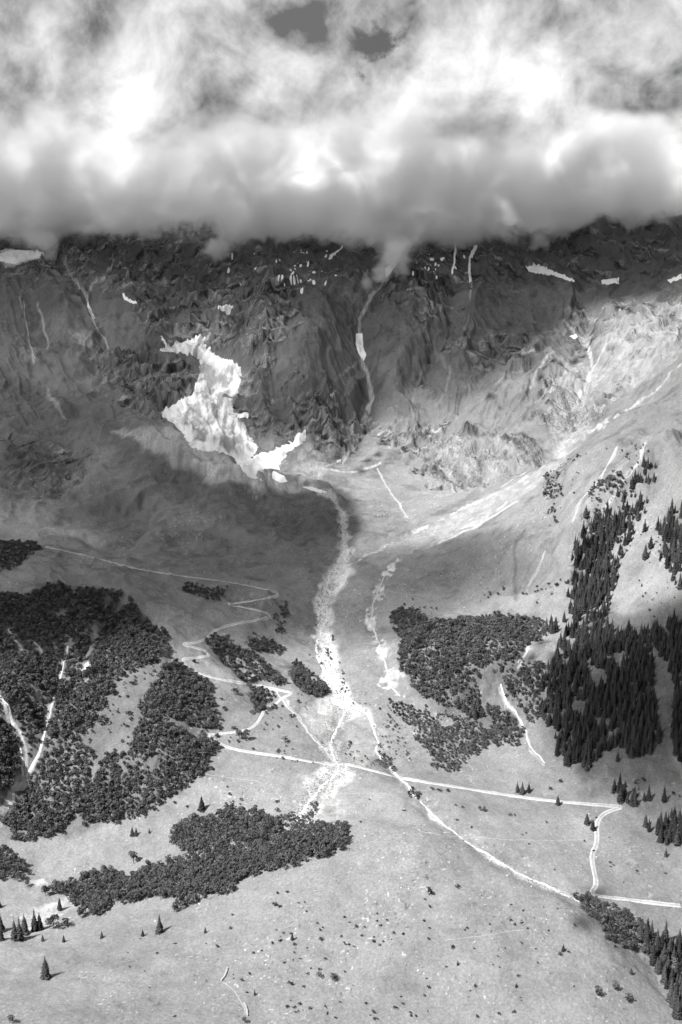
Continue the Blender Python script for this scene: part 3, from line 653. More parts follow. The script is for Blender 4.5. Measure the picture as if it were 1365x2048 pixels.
# ------------------------------------------------------------------ tree, bush and stone shapes
M_SPR = plain_mat('spruce_needles', 0.046, 0.45, 0.6, 0.85, rnd=0.45)
M_SPRF = plain_mat('spruce_needles_far', 0.046, 0.45, 0.6, 0.85, each=True)
M_LEAF = plain_mat('broad_leaves', 0.085, 0.45, 0.5, 0.8, rnd=0.3, transl=0.2)
M_LEAFD = plain_mat('alder_leaves', 0.082, 0.4, 0.5, 0.8, transl=0.2, each=True)
M_BARK = plain_mat('bark', 0.09, 0.3, 2.0)
M_DEAD = plain_mat('bleached_wood', 0.38, 0.3, 2.0)
M_STONE = plain_mat('pale_stone', 0.34, 0.3, 1.0, 0.95, 0.3, 0.35)
M_JUN = plain_mat('juniper', 0.040, 0.4, 0.8, 0.9, rnd=0.4)
def cyl(p0, p1, r0, r1, k=6):
    p0 = np.array(p0, float); p1 = np.array(p1, float); d = p1 - p0; d /= np.linalg.norm(d)
    a = np.cross(d, [0.3, 0.9, 0.1]); a /= np.linalg.norm(a); b = np.cross(d, a)
    th = np.arange(k) * 2 * math.pi / k
    ring = np.cos(th)[:, None] * a + np.sin(th)[:, None] * b
    V = np.concatenate([p0 + ring * r0, p1 + ring * r1]); Fq = [(i, (i + 1) % k, k + (i + 1) % k, k + i) for i in range(k)]
    return V, np.array(Fq)
def join(parts):
    V = []; Fq = []; o = 0
    for v, f in parts: V.append(v); Fq.append(f + o); o += len(v)
    return np.concatenate(V), np.concatenate(Fq)
def spruce_crown(rng, h=20.0, r=3.4, tiers=17, lean=0.0, low=0.06):
    parts = []
    for i in range(tiers):
        f = i / (tiers - 1); z = h * (low + (0.985 - low) * f ** 0.95); rr = r * (1 - f) ** 0.92 * (0.85 + 0.3 * rng.random()) + 0.16
        nb = max(5, int(11 - 6 * f)); ph = rng.random() * 6.28
        for j in range(nb):
            if rng.random() < 0.06: continue
            a = ph + j * 2 * math.pi / nb + rng.normal() * 0.16; L = rr * (0.7 + 0.45 * rng.random()); wd = L * 0.42 + 0.12
            ca, sa = math.cos(a), math.sin(a); drop = L * (0.34 + 0.2 * rng.random())
            def P3(t, sd_, zz): return (ca * t - sa * sd_, sa * t + ca * sd_, zz)
            V = np.array([P3(0.05 * L, 0, z + 0.30), P3(0.55 * L, -wd, z - drop * 0.55), P3(1.0 * L, 0, z - drop * 0.85), P3(0.55 * L, wd, z - drop * 0.55),
                          P3(0.62 * L, 0, z - drop * 0.1 + 0.1), P3(0.45 * L, 0, z - drop * 1.15 - 0.3)])
            parts.append((V, np.array([(0, 1, 2, 4), (0, 4, 2, 3), (1, 5, 3, 4)])))
    v, f = cyl((0, 0, h * (low + .02)), (0, 0, h * 1.0), r * 0.33, 0.04, 7); parts.append((v, f))
    return join(parts)
def leaf_crown(rng, h=8.0, r=3.0, nq=130, sz=0.85, tall=1.0, z0=0.22):
    lobes = [(np.array([rng.normal() * r * 0.38, rng.normal() * r * 0.38, h * (0.42 + 0.42 * rng.random())]), r * (0.42 + 0.3 * rng.random())) for _ in range(7)]
    lobes.append((np.array([0, 0, h * 0.8]), r * 0.5))
    c = []; nn = []
    for q in range(nq):
        cc, rr = lobes[q % len(lobes)]; d = rng.normal(size=3); d /= np.linalg.norm(d); d[2] = abs(d[2]) * 0.9 - 0.28
        p = cc + d * rr * (0.8 + 0.3 * rng.random()) * np.array([1, 1, tall]); p[2] = max(p[2], h * z0 * rng.random()); c.append(p); nn.append(d + rng.normal(size=3) * 0.45)
    c = np.array(c); nn = np.array(nn); nn /= np.linalg.norm(nn, axis=1)[:, None]
    a = np.cross(nn, rng.normal(size=nn.shape)); a /= np.linalg.norm(a, axis=1)[:, None]; b = np.cross(nn, a)
    s = (sz * (0.6 + 0.8 * rng.random(len(c))))[:, None]
    V = np.stack([c - a * s, c + b * s * .7 - nn * s * .25, c + a * s, c - b * s * .8 - nn * s * .2], 1).reshape(-1, 3)
    return V, np.arange(4 * len(c)).reshape(-1, 4)
def leaf_trunk(rng, h, r):
    ps = [cyl((0, 0, -0.6), (0.1, 0, h * 0.55), 0.2, 0.12)]
    for k in range(4):
        a = rng.random() * 6.28; ps.append(cyl((0.05, 0, h * (0.2 + 0.08 * k)), (math.cos(a) * r * .6, math.sin(a) * r * .6, h * (0.5 + 0.1 * k)), 0.09, 0.03, 4))
    return join(ps)
rg = np.random.default_rng(11)
SPR = [spruce_crown(rg, 20, 3.4 + 0.8 * rg.random(), 15 + k % 4, low=0.05 + 0.05 * (k % 3)) for k in range(6)]
SPR_ME = [mk_mesh('spruce_crown', v, f, M_SPR, False, link=False) for v, f in SPR]
SPR_TR = mk_mesh('spruce_trunk', *cyl((0, 0, -1), (0, 0, 17), 0.30, 0.05), M_BARK, link=False)
LEAF = [leaf_crown(rg, 8, 2.7 + 0.5 * rg.random(), 150, 0.62) for k in range(6)]
LEAF_ME = [mk_mesh('leafy_crown', v, f, M_LEAF, False, link=False) for v, f in LEAF]
LEAF_TR = [mk_mesh('leafy_trunk', *leaf_trunk(rg, 8, 2.7), M_BARK, link=False) for k in range(3)]
ALD = [leaf_crown(rg, 6.5, 2.9, 90, 0.80, z0=0.1) for k in range(6)]
BUSH = [leaf_crown(rg, 2.0, 1.25, 46, 0.42, z0=0.0) for k in range(5)]
BUSH_ME = [mk_mesh('bush_leaves', v, f, M_JUN, False, link=False) for v, f in BUSH]
def stone(rng):
    import bmesh
    bm = bmesh.new(); bmesh.ops.create_icosphere(bm, subdivisions=2, radius=1)
    ax = rng.normal(size=(5, 3)); ax /= np.linalg.norm(ax, axis=1)[:, None]
    for v in bm.verts:
        p = np.array(v.co)
        for a in ax:
            d = p @ a
            if d > 0.62: p = p - a * (d - 0.62)
        p *= 1 + 0.06 * rng.normal(); v.co = (p[0], p[1] * 0.8, p[2] * 0.62 + 0.2)
    me = bpy.data.meshes.new('stone'); bm.to_mesh(me); bm.free(); me.materials.append(M_STONE); return me
STONE_ME = [stone(rg) for k in range(5)]
def empty(name, loc, rz=0, sc=1.0):
    o = bpy.data.objects.new(name, None); col.objects.link(o); o.location = loc; o.rotation_euler = (0, 0, rz)
    o.scale = (sc, sc, sc) if isinstance(sc, (int, float)) else sc; o.empty_display_size = 1; return o
def child(name, me, par):
    o = bpy.data.objects.new(name, me); col.objects.link(o); o.parent = par; return o
def put_spruce(x, y, h, label, group, k=None, wide=1.0):
    z = float(height(x, y)); s = h / 20.0
    e = empty('spruce_tree', (x, y, z - 0.2), RNG.random() * 6.28, (s * wide, s * wide, s))
    k = int(RNG.integers(6)) if k is None else k
    child('crown', SPR_ME[k], e); child('trunk', SPR_TR, e)
    return tag(e, label, 'spruce', group)
def put_leaf(x, y, h, label, group, wide=1.0, name='broadleaf_tree', cat='tree'):
    z = float(height(x, y)); s = h / 8.0
    e = empty(name, (x, y, z - 0.15), RNG.random() * 6.28, (s * wide, s * wide, s))
    child('crown', LEAF_ME[int(RNG.integers(6))], e); child('trunk', LEAF_TR[int(RNG.integers(3))], e)
    return tag(e, label, cat, group)
def mass(name, xy, hs, shapes, mat, label, hb, wide=None):
    """one mesh for the trees of a mass nobody could count"""
    V = []; Fq = []; EA = []; off = 0; zz = height(xy[:, 0], xy[:, 1])
    for i in range(len(xy)):
        v, f = shapes[i % len(shapes)]; a = RNG.random() * 6.28; s = hs[i] / hb; wd = s if wide is None else s * wide[i]
        c, q = math.cos(a) * wd, math.sin(a) * wd
        V.append(np.stack([v[:, 0] * c - v[:, 1] * q + xy[i, 0], v[:, 0] * q + v[:, 1] * c + xy[i, 1], v[:, 2] * s + zz[i] - 0.2], -1)); Fq.append(f + off); off += len(v); EA.append(np.full(len(v), min(1, max(0, 0.5 + 0.28 * RNG.normal()))))
    o = mk_mesh(name, np.concatenate(V), np.concatenate(Fq), mat, False, {'each': np.concatenate(EA)}); return tag(o, label, kind='stuff')
def scatter(pl, spacing, jitter=0.9, keep=1.0, gapn=None, warp=4):
    W = world_pl(pl, Z, 10, True); x0, y0 = W.min(0); x1, y1 = W.max(0)
    gx, gy = np.meshgrid(np.arange(x0, x1, spacing), np.arange(y0, y1, spacing)); gx = gx.ravel(); gy = gy.ravel()
    gx = gx + (RNG.random(len(gx)) - .5) * spacing * jitter; gy = gy + (RNG.random(len(gx)) - .5) * spacing * jitter
    wx = warp * 2.6 * fbm(gx / 20, gy / 20, 4, 300, .7); wy = warp * 2.6 * fbm(gx / 20, gy / 20, 4, 301, .7)
    m = inside(W, gx + wx, gy + wy) & (RNG.random(len(gx)) < keep)
    if gapn is not None: m &= fbm(gx / 28, gy / 28, 2, 303) > gapn
    return np.stack([gx[m], gy[m]], 1)
AVOID = []
def clear_of(xy, lines, dist):
    ok = np.ones(len(xy), bool)
    for cx, cyy in lines:
        for i in range(0, len(cx), 2): ok &= np.hypot(xy[:, 0] - cx[i], xy[:, 1] - cyy[i]) > dist
    return xy[ok]
def pl_lines(pls, st=6):
    out = []
    for pl in pls:
        W = world_pl(pl, Z, st); out.append((W[:, 0], W[:, 1]))
    return out
GULLS = pl_lines([s[0] for s in STREAMS[4:8]]) + pl_lines([s[0] for s in STREAMS[9:11]])
SLIPS = pl_lines([[(15,1262),(45,1305)], [(65,1285),(85,1310)], [(215,1200),(195,1260),(165,1345),(172,1372)]])

# --- alder scrub and broadleaf woods
ALDER_AREAS = [
 ([(160,1330),(320,1330),(320,1540),(170,1540)], 13, 3.5, .0), ([(430,1370),(600,1400),(700,1520),(640,1560),(430,1480)], 15, 3, .1), ([(360,1570),(560,1590),(560,1640),(330,1650)], 13, 4, .05),
 ([(800,1180),(1100,1170),(1100,1240),(800,1230)], 15, 3, .1), ([(690,1400),(800,1400),(830,1560),(700,1530)], 9, 2.8, .0), ([(1080,930),(1300,880),(1300,1010),(1090,1050)], 13, 3.5, .0), ([(1100,1480),(1365,1600),(1365,1700),(1200,1600)], 9, 4, .0),
 ([(480,1270),(640,1200),(660,1380),(560,1400)], 12, 3, .0),([(1130,1040),(1365,980),(1365,1280),(1150,1260)], 16, 3, .15),  # outline, spacing, height, gaps
 ([(-60,1205),(0,1195),(60,1190),(110,1175),(160,1180),(230,1185),(290,1240),(345,1285),(340,1310),(290,1330),(225,1365),(200,1440),(160,1480),(185,1520),(170,1600),(130,1660),(60,1690),(15,1680),(10,1640),(60,1560),(-60,1600)], 4.6, 6.3, -0.62),
 ([(-60,1330),(40,1400),(50,1550),(-60,1640)], 4.6, 6.3, -0.7),
 ([(340,1322),(370,1335),(420,1370),(440,1460),(430,1540),(400,1560),(360,1590),(300,1620),(290,1640),(240,1650),(170,1660),(165,1600),(200,1520),(270,1500),(275,1420),(320,1350)], 4.6, 6.3, -0.75),
 ([(412,1285),(440,1270),(500,1310),(540,1330),(575,1365),(555,1375),(555,1420),(510,1430),(495,1370),(440,1320)], 4.6, 5.5, -0.8),
 ([(500,1285),(540,1275),(570,1300),(550,1310),(510,1305)], 4.4, 5.0, -1),
 ([(590,1325),(620,1345),(665,1390),(650,1398),(600,1380),(580,1350)], 4.0, 5.5, -1),
 ([(365,1168),(400,1170),(445,1178),(460,1170),(440,1205),(410,1205),(375,1185)], 4.8, 4.5, -1),
 ([(-60,1090),(0,1088),(60,1085),(85,1098),(50,1120),(20,1140),(-60,1145)], 5.2, 5, -1),
 ([(550,1235),(560,1210),(575,1200),(578,1215),(565,1250),(572,1270),(558,1265)], 4.5, 4, -.6),
 ([(775,1240),(790,1220),(840,1222),(850,1245),(900,1248),(950,1240),(965,1270),(980,1330),(960,1370),(970,1440),(930,1430),(880,1410),(830,1385),(800,1340),(800,1280)], 4.4, 6.0, -1),
 ([(935,1240),(1000,1230),(1060,1240),(1090,1250),(1100,1270),(1060,1290),(1040,1330),(960,1330)], 4.8, 5.5, -.7),
 ([(780,1400),(850,1420),(940,1445),(1000,1475),(1040,1490),(985,1500),(940,1510),(915,1545),(880,1540),(850,1500),(820,1450),(780,1425)], 3.9, 3.6, -.5),
 ([(985,1410),(1040,1420),(1050,1470),(1045,1490),(990,1470),(975,1430)], 4.4, 5.0, -.8),
 ([(1040,1330),(1090,1330),(1100,1400),(1080,1450),(1050,1440),(1010,1390),(1000,1350)], 4.6, 5.0, -.5),
 ([(700,1420),(730,1430),(750,1480),(760,1500),(720,1510),(690,1490),(690,1450)], 5.0, 3.2, 0.0),
 ([(755,1500),(785,1520),(795,1545),(760,1530)], 4.2, 3.4, -.4), ([(820,1575),(845,1590),(840,1600),(822,1592)], 3.8, 3.4, -1),
 ([(668,1390),(690,1350),(670,1280),(662,1330),(655,1300),(665,1260),(690,1360),(705,1390)], 4.2, 2.8, -.3),
 ([(1090,950),(1125,955),(1130,985),(1105,1000),(1125,1045),(1100,1030),(1085,990)], 5.5, 4, -.2), ([(1180,970),(1240,950),(1250,970),(1200,1010),(1180,1000)], 5.0, 5, -.5),
 ([(1120,1090),(1200,1020),(1240,1060),(1190,1120),(1150,1180),(1120,1160)], 6, 5, -.1),
]
ax = []; ah = []
for pl, sp, hh, gp in ALDER_AREAS:
    q = scatter(pl, sp * 0.68, gapn=gp + .03, jitter=1.5); ax.append(q); ah.append(0.9 * hh * (0.45 + 1.0 * RNG.random(len(q)) ** 1.3) * (1 + .35 * fbm(q[:, 0] / 30, q[:, 1] / 30, 2, 310)))
ax = np.concatenate(ax); ah = np.concatenate(ah)
keep = np.ones(len(ax), bool)
for lines, dd in ((GULLS, 4.2), (SLIPS, 5), (HAIR, 4)):
    for cx, cyy in lines:
        for i in range(0, len(cx), 2): keep &= np.hypot(ax[:, 0] - cx[i], ax[:, 1] - cyy[i]) > dd
ax = ax[keep]; ah = ah[keep]
# near wood across the lower left
WOOD = [
 ([(250,1760),(340,1725),(420,1700),(600,1672),(560,1735),(470,1770),(350,1800)], 5.2, 7.5),
 ([(470,1705),(560,1680),(600,1655),(690,1655),(700,1690),(640,1720),(560,1745),(480,1745)], 5.2, 7.0),
 ([(338,1670),(360,1650),(410,1640),(440,1625),(470,1622),(515,1630),(520,1645),(560,1640),(600,1635),(570,1655),(545,1680),(500,1690),(430,1700),(380,1705),(345,1695)], 5.0, 8.5),
 ([(90,1790),(130,1775),(170,1755),(220,1750),(260,1760),(330,1745),(400,1740),(470,1725),(530,1705),(590,1690),(680,1680),(690,1700),(650,1720),(560,1730),(510,1760),(460,1765),(460,1800),(420,1800),(360,1815),(330,1800),(280,1805),(220,1815),(200,1835),(160,1835),(155,1805)], 5.2, 9.0),
 ([(0,1700),(20,1700),(40,1730),(60,1745),(50,1765),(0,1770),(-60,1765),(-60,1700)], 5.0, 7.5),
 ([(600,1665),(640,1645),(690,1660),(680,1690),(640,1700),(600,1690)], 5.2, 5.0), ([(575,1660),(600,1635),(632,1605),(636,1620),(615,1650),(590,1672)], 4.4, 4.5),
 ([(1155,1795),(1190,1805),(1230,1825),(1290,1850),(1320,1900),(1365,1960),(1365,2020),(1310,1930),(1270,1905),(1220,1885),(1190,1850),(1160,1820)], 4.4, 6.5),
]
wx_ = []; wh = []
for pl, sp, hh in WOOD:
    q = scatter(pl, sp * 0.85); wx_.append(q); wh.append(hh * (0.7 + 0.5 * RNG.random(len(q))))
wx_ = np.concatenate(wx_); wh = np.concatenate(wh)
order = np.argsort(-(wh / wx_[:, 1])); wx_ = wx_[order]; wh = wh[order]
NIND = 262
for i in range(min(NIND, len(wx_))):
    x, y = wx_[i]
    right = x > 0.15 * y
    put_leaf(x, y, wh[i], 'leafy tree in the broadleaf thicket along the lower right ravine' if right else 'leafy tree in the dense broadleaf wood across the lower left', 'broadleaf trees of the lower right ravine' if right else 'broadleaf trees of the lower left wood')
if len(wx_) > NIND:
    mass('broadleaf_wood', wx_[NIND:], wh[NIND:], LEAF, M_LEAFD, 'remaining dense broadleaf wood across the lower left', 8.0)
mass('alder_scrub', ax, ah, ALD, M_LEAFD, 'dense alder scrub covering the ravine slopes on both sides', 6.5)

# --- spruce forest on the right
SPRF = [
 ([(1120,1260),(1140,1200),(1150,1100),(1250,1010),(1280,1030),(1250,1110),(1225,1200),(1215,1265)], 6.5, 14, -.02),
 ([(1230,1000),(1320,905),(1345,900),(1300,1000),(1250,1030)], 8, 12, .0),
 ([(1095,1340),(1125,1310),(1170,1275),(1200,1262),(1250,1290),(1300,1300),(1312,1340),(1308,1380),(1318,1430),(1322,1490),(1300,1510),(1240,1522),(1190,1545),(1130,1530),(1105,1480),(1080,1440),(1085,1390)], 4.8, 15, -.5),
 ([(1225,1262),(1300,1262),(1365,1245),(1450,1240),(1450,1540),(1365,1560),(1352,1510),(1345,1450),(1348,1380),(1330,1320),(1290,1290),(1240,1285)], 4.8, 15, -.45),
 ([(1105,1290),(1150,1250),(1180,1240),(1160,1270),(1110,1310)], 6.5, 13, -.5),
 ([(1135,1220),(1150,1170),(1200,1130),(1228,1150),(1225,1190),(1200,1215),(1150,1245)], 5.5, 17, -.8), ([(1145,1090),(1180,1055),(1240,1025),(1255,1050),(1235,1085),(1205,1130),(1160,1165),(1135,1140)], 5.8, 17, -.6),
 ([(1085,1260),(1110,1240),(1125,1260),(1100,1275)], 6, 14, -1), ([(920,1400),(965,1400),(975,1440),(925,1440)], 6, 13, -1), ([(950,1325),(1030,1290),(1040,1325),(960,1335)], 7, 10, -.5),
 ([(1245,960),(1310,925),(1318,945),(1265,975)], 5.5, 16, -1), ([(1255,1020),(1295,1005),(1300,1025),(1265,1035)], 5.5, 15, -1), ([(1312,1065),(1345,1030),(1420,1000),(1420,1190),(1350,1180),(1325,1120)], 6.5, 17, -.6),
 ([(1205,1572),(1280,1585),(1320,1600),(1365,1640),(1420,1690),(1365,1690),(1310,1680),(1270,1645),(1220,1605)], 6.0, 15, -.3), ([(1290,1660),(1365,1690),(1330,1700)], 8, 9, -1),
 ([(1285,1880),(1300,1870),(1330,1890),(1365,1900),(1430,1930),(1430,2060),(1365,2045),(1325,1970),(1295,1920)], 5.5, 17, -1),
]
sx = []; sh = []
for pl, sp, hh, gp in SPRF:
    q = scatter(pl, sp * 0.92, gapn=gp, jitter=1.3); sx.append(q); sh.append(1.12 * hh * (0.45 + 0.75 * RNG.random(len(q)) ** 0.8))
sx = np.concatenate(sx); sh = np.concatenate(sh)
inv = np.abs(sx[:, 0] / sx[:, 1]) < 0.316
sz_ = np.where(inv, sh / sx[:, 1], 0); order = np.argsort(-sz_); sx = sx[order]; sh = sh[order]
NS = 262
for i in range(min(NS, len(sx))):
    x, y = sx[i]
    if y < 850: lab, g = 'dark spruce in the gully forest at the lower right corner', 'spruces of the lower right gully'
    elif y > 1260: lab, g = 'dark spruce in the high clumps on the right pasture', 'spruces of the high clumps'
    else: lab, g = 'dark spruce in the dense spruce forest on the right slope', 'spruces of the right-hand forest'
    put_spruce(x, y, sh[i], lab, g)
mass('spruce_forest', sx[NS:], sh[NS:], SPR, M_SPRF, 'rest of the dense dark spruce forest on the right slope', 20.0)

# --- single trees one can point to (column, row of the foot, height in picture px)
def at(u, v):
    x, y = hits(u, v, Z); return float(x[0]), float(y[0])
SINGLE = [(92,1957,56,'tall lone spruce standing in the open pasture at the lower left'),(320,1866,46,'dense spruce casting a shadow below the middle of the wood'),(128,1884,18,'small spruce second from the left on the lower meadow'),
 (86,1882,17,'small spruce beside the big clump on the lower left meadow'),(204,1876,18,'small lone spruce between the big clump and the dense spruce'),(286,1872,17,'small dark conifer left of the dense spruce'),(411,1866,16,'small conifer beside a boulder right of the dense spruce'),
 (265,1671,22,'left one of two small spruces on the pale slope above the wood'),(273,1671,20,'right one of two small spruces on the pale slope above the wood'),(299,1667,14,'small spruce a little right of the pair on the pale slope'),
 (404,1620,34,'dark conifer on the slope directly above the narrow wood'),(1035,1584,26,'leftmost of the trio of spruces above the gravel track'),(1045,1587,28,'middle of the trio of spruces above the gravel track'),(1058,1584,24,'rightmost of the trio of spruces above the gravel track'),
 (1116,1610,24,'single round spruce standing at the gravel track'),(1174,1648,27,'upper of two spruces inside the track bend'),(1186,1660,26,'lower of two spruces inside the track bend'),(1332,1713,22,'lone spruce on the far right meadow below the track corner'),
 (1281,1878,38,'pointed spruce rising out of the lower right thicket'),(1127,1902,18,'little spruce next to a boulder on the lower fan'),(1263,1948,17,'thin pointed sapling on the lower right pasture'),(1172,1034,26,'lone spruce beside the thin stream high on the right'),
 (1290,1063,28,'lone spruce in the middle of the right-hand clearing top'),(1291,1118,36,'broad spruce at the upper edge of the clearing'),(1302,1096,28,'slim spruce just above the broad one in the clearing'),(1284,1173,9,'tiny sapling in the middle of the clearing'),
 (1115,1510,40,'spruce at the lower left corner of the dark forest'),(916,1930,13,'tiny conifer left of centre on the lower fan'),(510,1990,14,'small bushy conifer right of the stone wall'),(586,1970,12,'small conifer above the bushy one near the wall'),
 (585,1880,20,'dark conifer by boulders in the middle foreground'),(1345,1900,34,'spruce at the right edge near the bleached dead tree')]
for u, v, hpx, lab in SINGLE:
    x, y = at(u, v); put_spruce(x, y, hpx * y / F_PX * 1.02, lab, None, wide=1.3 if hpx > 15 and hpx < 40 else 1.1)
for k, (u, v, hpx) in enumerate([(30,1880,52),(40,1880,58),(50,1868,50),(70,1862,56),(80,1860,44),(2,1862,44),(0,1815,22),(120,1820,32),(152,1812,20),(3,1880,36)]):
    x, y = at(u, v); put_spruce(x, y, hpx * y / F_PX, 'dark spruce in the clump beside the gravel river bed', 'spruces of the clump by the gravel bed', wide=1.1)
for k, (u, v, hpx, lab) in enumerate([(268,1728,30,'round dark broadleaf tree standing above the long wood'),(100,1858,26,'pale leafy tree behind the spruce clump'),(108,1856,34,'taller pale leafy tree behind the spruce clump'),(130,1852,20,'low leafy tree at the right end of the spruce clump'),(55,1773,14,'small pale tree at the tip of the left thicket'),
   (492,1482,26,'round leafy tree inside the hairpin bend'),(480,1480,24,'leafy tree at the left of the hairpin clump'),(571,1485,15,'small bush-like tree in the meadow right of the hairpin'),(1200,1992,22,'twin-crowned leafy shrub on the lower right pasture'),(1234,1980,20,'dark leafy shrub right of the twin-crowned one'),(1257,2004,20,'leafy shrub leaning over a dark low mat'),
   (1254,1858,18,'round shrub tree left of the pointed spruce in the thicket'),(665,1960,18,'dark shrub beside boulders in the lower middle'),(640,1955,14,'smaller shrub left of the dark one in the lower middle'),(390,1500,26,'bright leafy tree on the edge of the left wood'),(205,1450,22,'leafy tree at the edge of the sloping clearing'),
   (960,1622,12,'leafy shrub left of the pair below the track'),(970,1624,12,'leafy shrub right of the pair below the track'),(490,2046,16,'bush at the bottom end of the pale path'),(20,2046,20,'leafy bush in the lower left corner'),(1100,1420,20,'pale leafy tree before the forest edge')]):
    x, y = at(u, v); put_leaf(x, y, hpx * y / F_PX, lab, None, wide=1.25 if hpx < 24 else 1.0)
# dead tree
def dead_tree():
    x, y = at(1352, 1950); z = float(height(x, y)); e = empty('dead_tree', (x, y, z), 0)
    child('trunk', mk_mesh('dead_trunk', *cyl((0, 0, -1), (0.6, -0.4, 15), 0.3, 0.08), M_DEAD, link=False), e)
    rr = np.random.default_rng(3)
    for k in range(12):
        h0 = 4 + k * 0.9; a = math.pi * (0.85 + 0.5 * rr.random()) if k % 3 else rr.random() * 6.28; L = 3.5 + 3 * rr.random()
        p0 = (0.04 * h0, 0, h0); p1 = (p0[0] + math.cos(a) * L, math.sin(a) * L * .6, h0 + rr.normal() * 1.5)
        q = [cyl(p0, p1, 0.11, 0.04, 5)]
        for j in range(3):
            t = 0.4 + 0.2 * j; m0 = np.array(p0) * (1 - t) + np.array(p1) * t; q.append(cyl(m0, m0 + rr.normal(size=3) * 1.0, 0.05, 0.02, 4))
        child('branch', mk_mesh('dead_branch', *join(q), M_DEAD, link=False), e)
    tag(e, 'bleached dead tree with bare branches at the right edge', 'dead tree')
dead_tree()
# dry stone wall
def wall(pl, label):
    W = world_pl(smooth_pl(pl, 1), Z, 4); rr = np.random.default_rng(5); parts = []
    seg = np.hypot(*(W[1:] - W[:-1]).T); L = np.concatenate([[0], np.cumsum(seg)]); m = int(L[-1] / 0.9)
    t = np.linspace(0, L[-1], m); cx = np.interp(t, L, W[:, 0]); cyy = np.interp(t, L, W[:, 1]); hz = height(cx, cyy)
    for i in range(m):
        for lv in range(3):
            a, b, c = 0.55 + 0.1 * rr.random(), 0.55 - 0.08 * lv, 0.26
            V = np.array([(sx_ * a, sy_ * b, sz2 * c) for sz2 in (-1, 1) for sy_ in (-1, 1) for sx_ in (-1, 1)]) + rr.normal(size=(8, 3)) * 0.05
            V = V + np.array([cx[i] + rr.normal() * .05, cyy[i] + rr.normal() * .05, hz[i] + 0.1 + lv * 0.48])
            parts.append((V, np.array([(0, 2, 3, 1), (4, 5, 7, 6), (0, 1, 5, 4), (2, 6, 7, 3), (0, 4, 6, 2), (1, 3, 7, 5)])))
    V, Fq = join(parts); c = V[0].copy(); o = mk_mesh('stone_wall', V - c, Fq, M_WALL, False); o.location = c; tag(o, label, 'stone wall')
wall([(455,1938),(451,1952),(443,1962)], 'upper straight length of dry stone wall in the near pasture')
wall([(489,2008),(494,2020),(495,2032)], 'short lower length of dry stone wall beside the pale path')
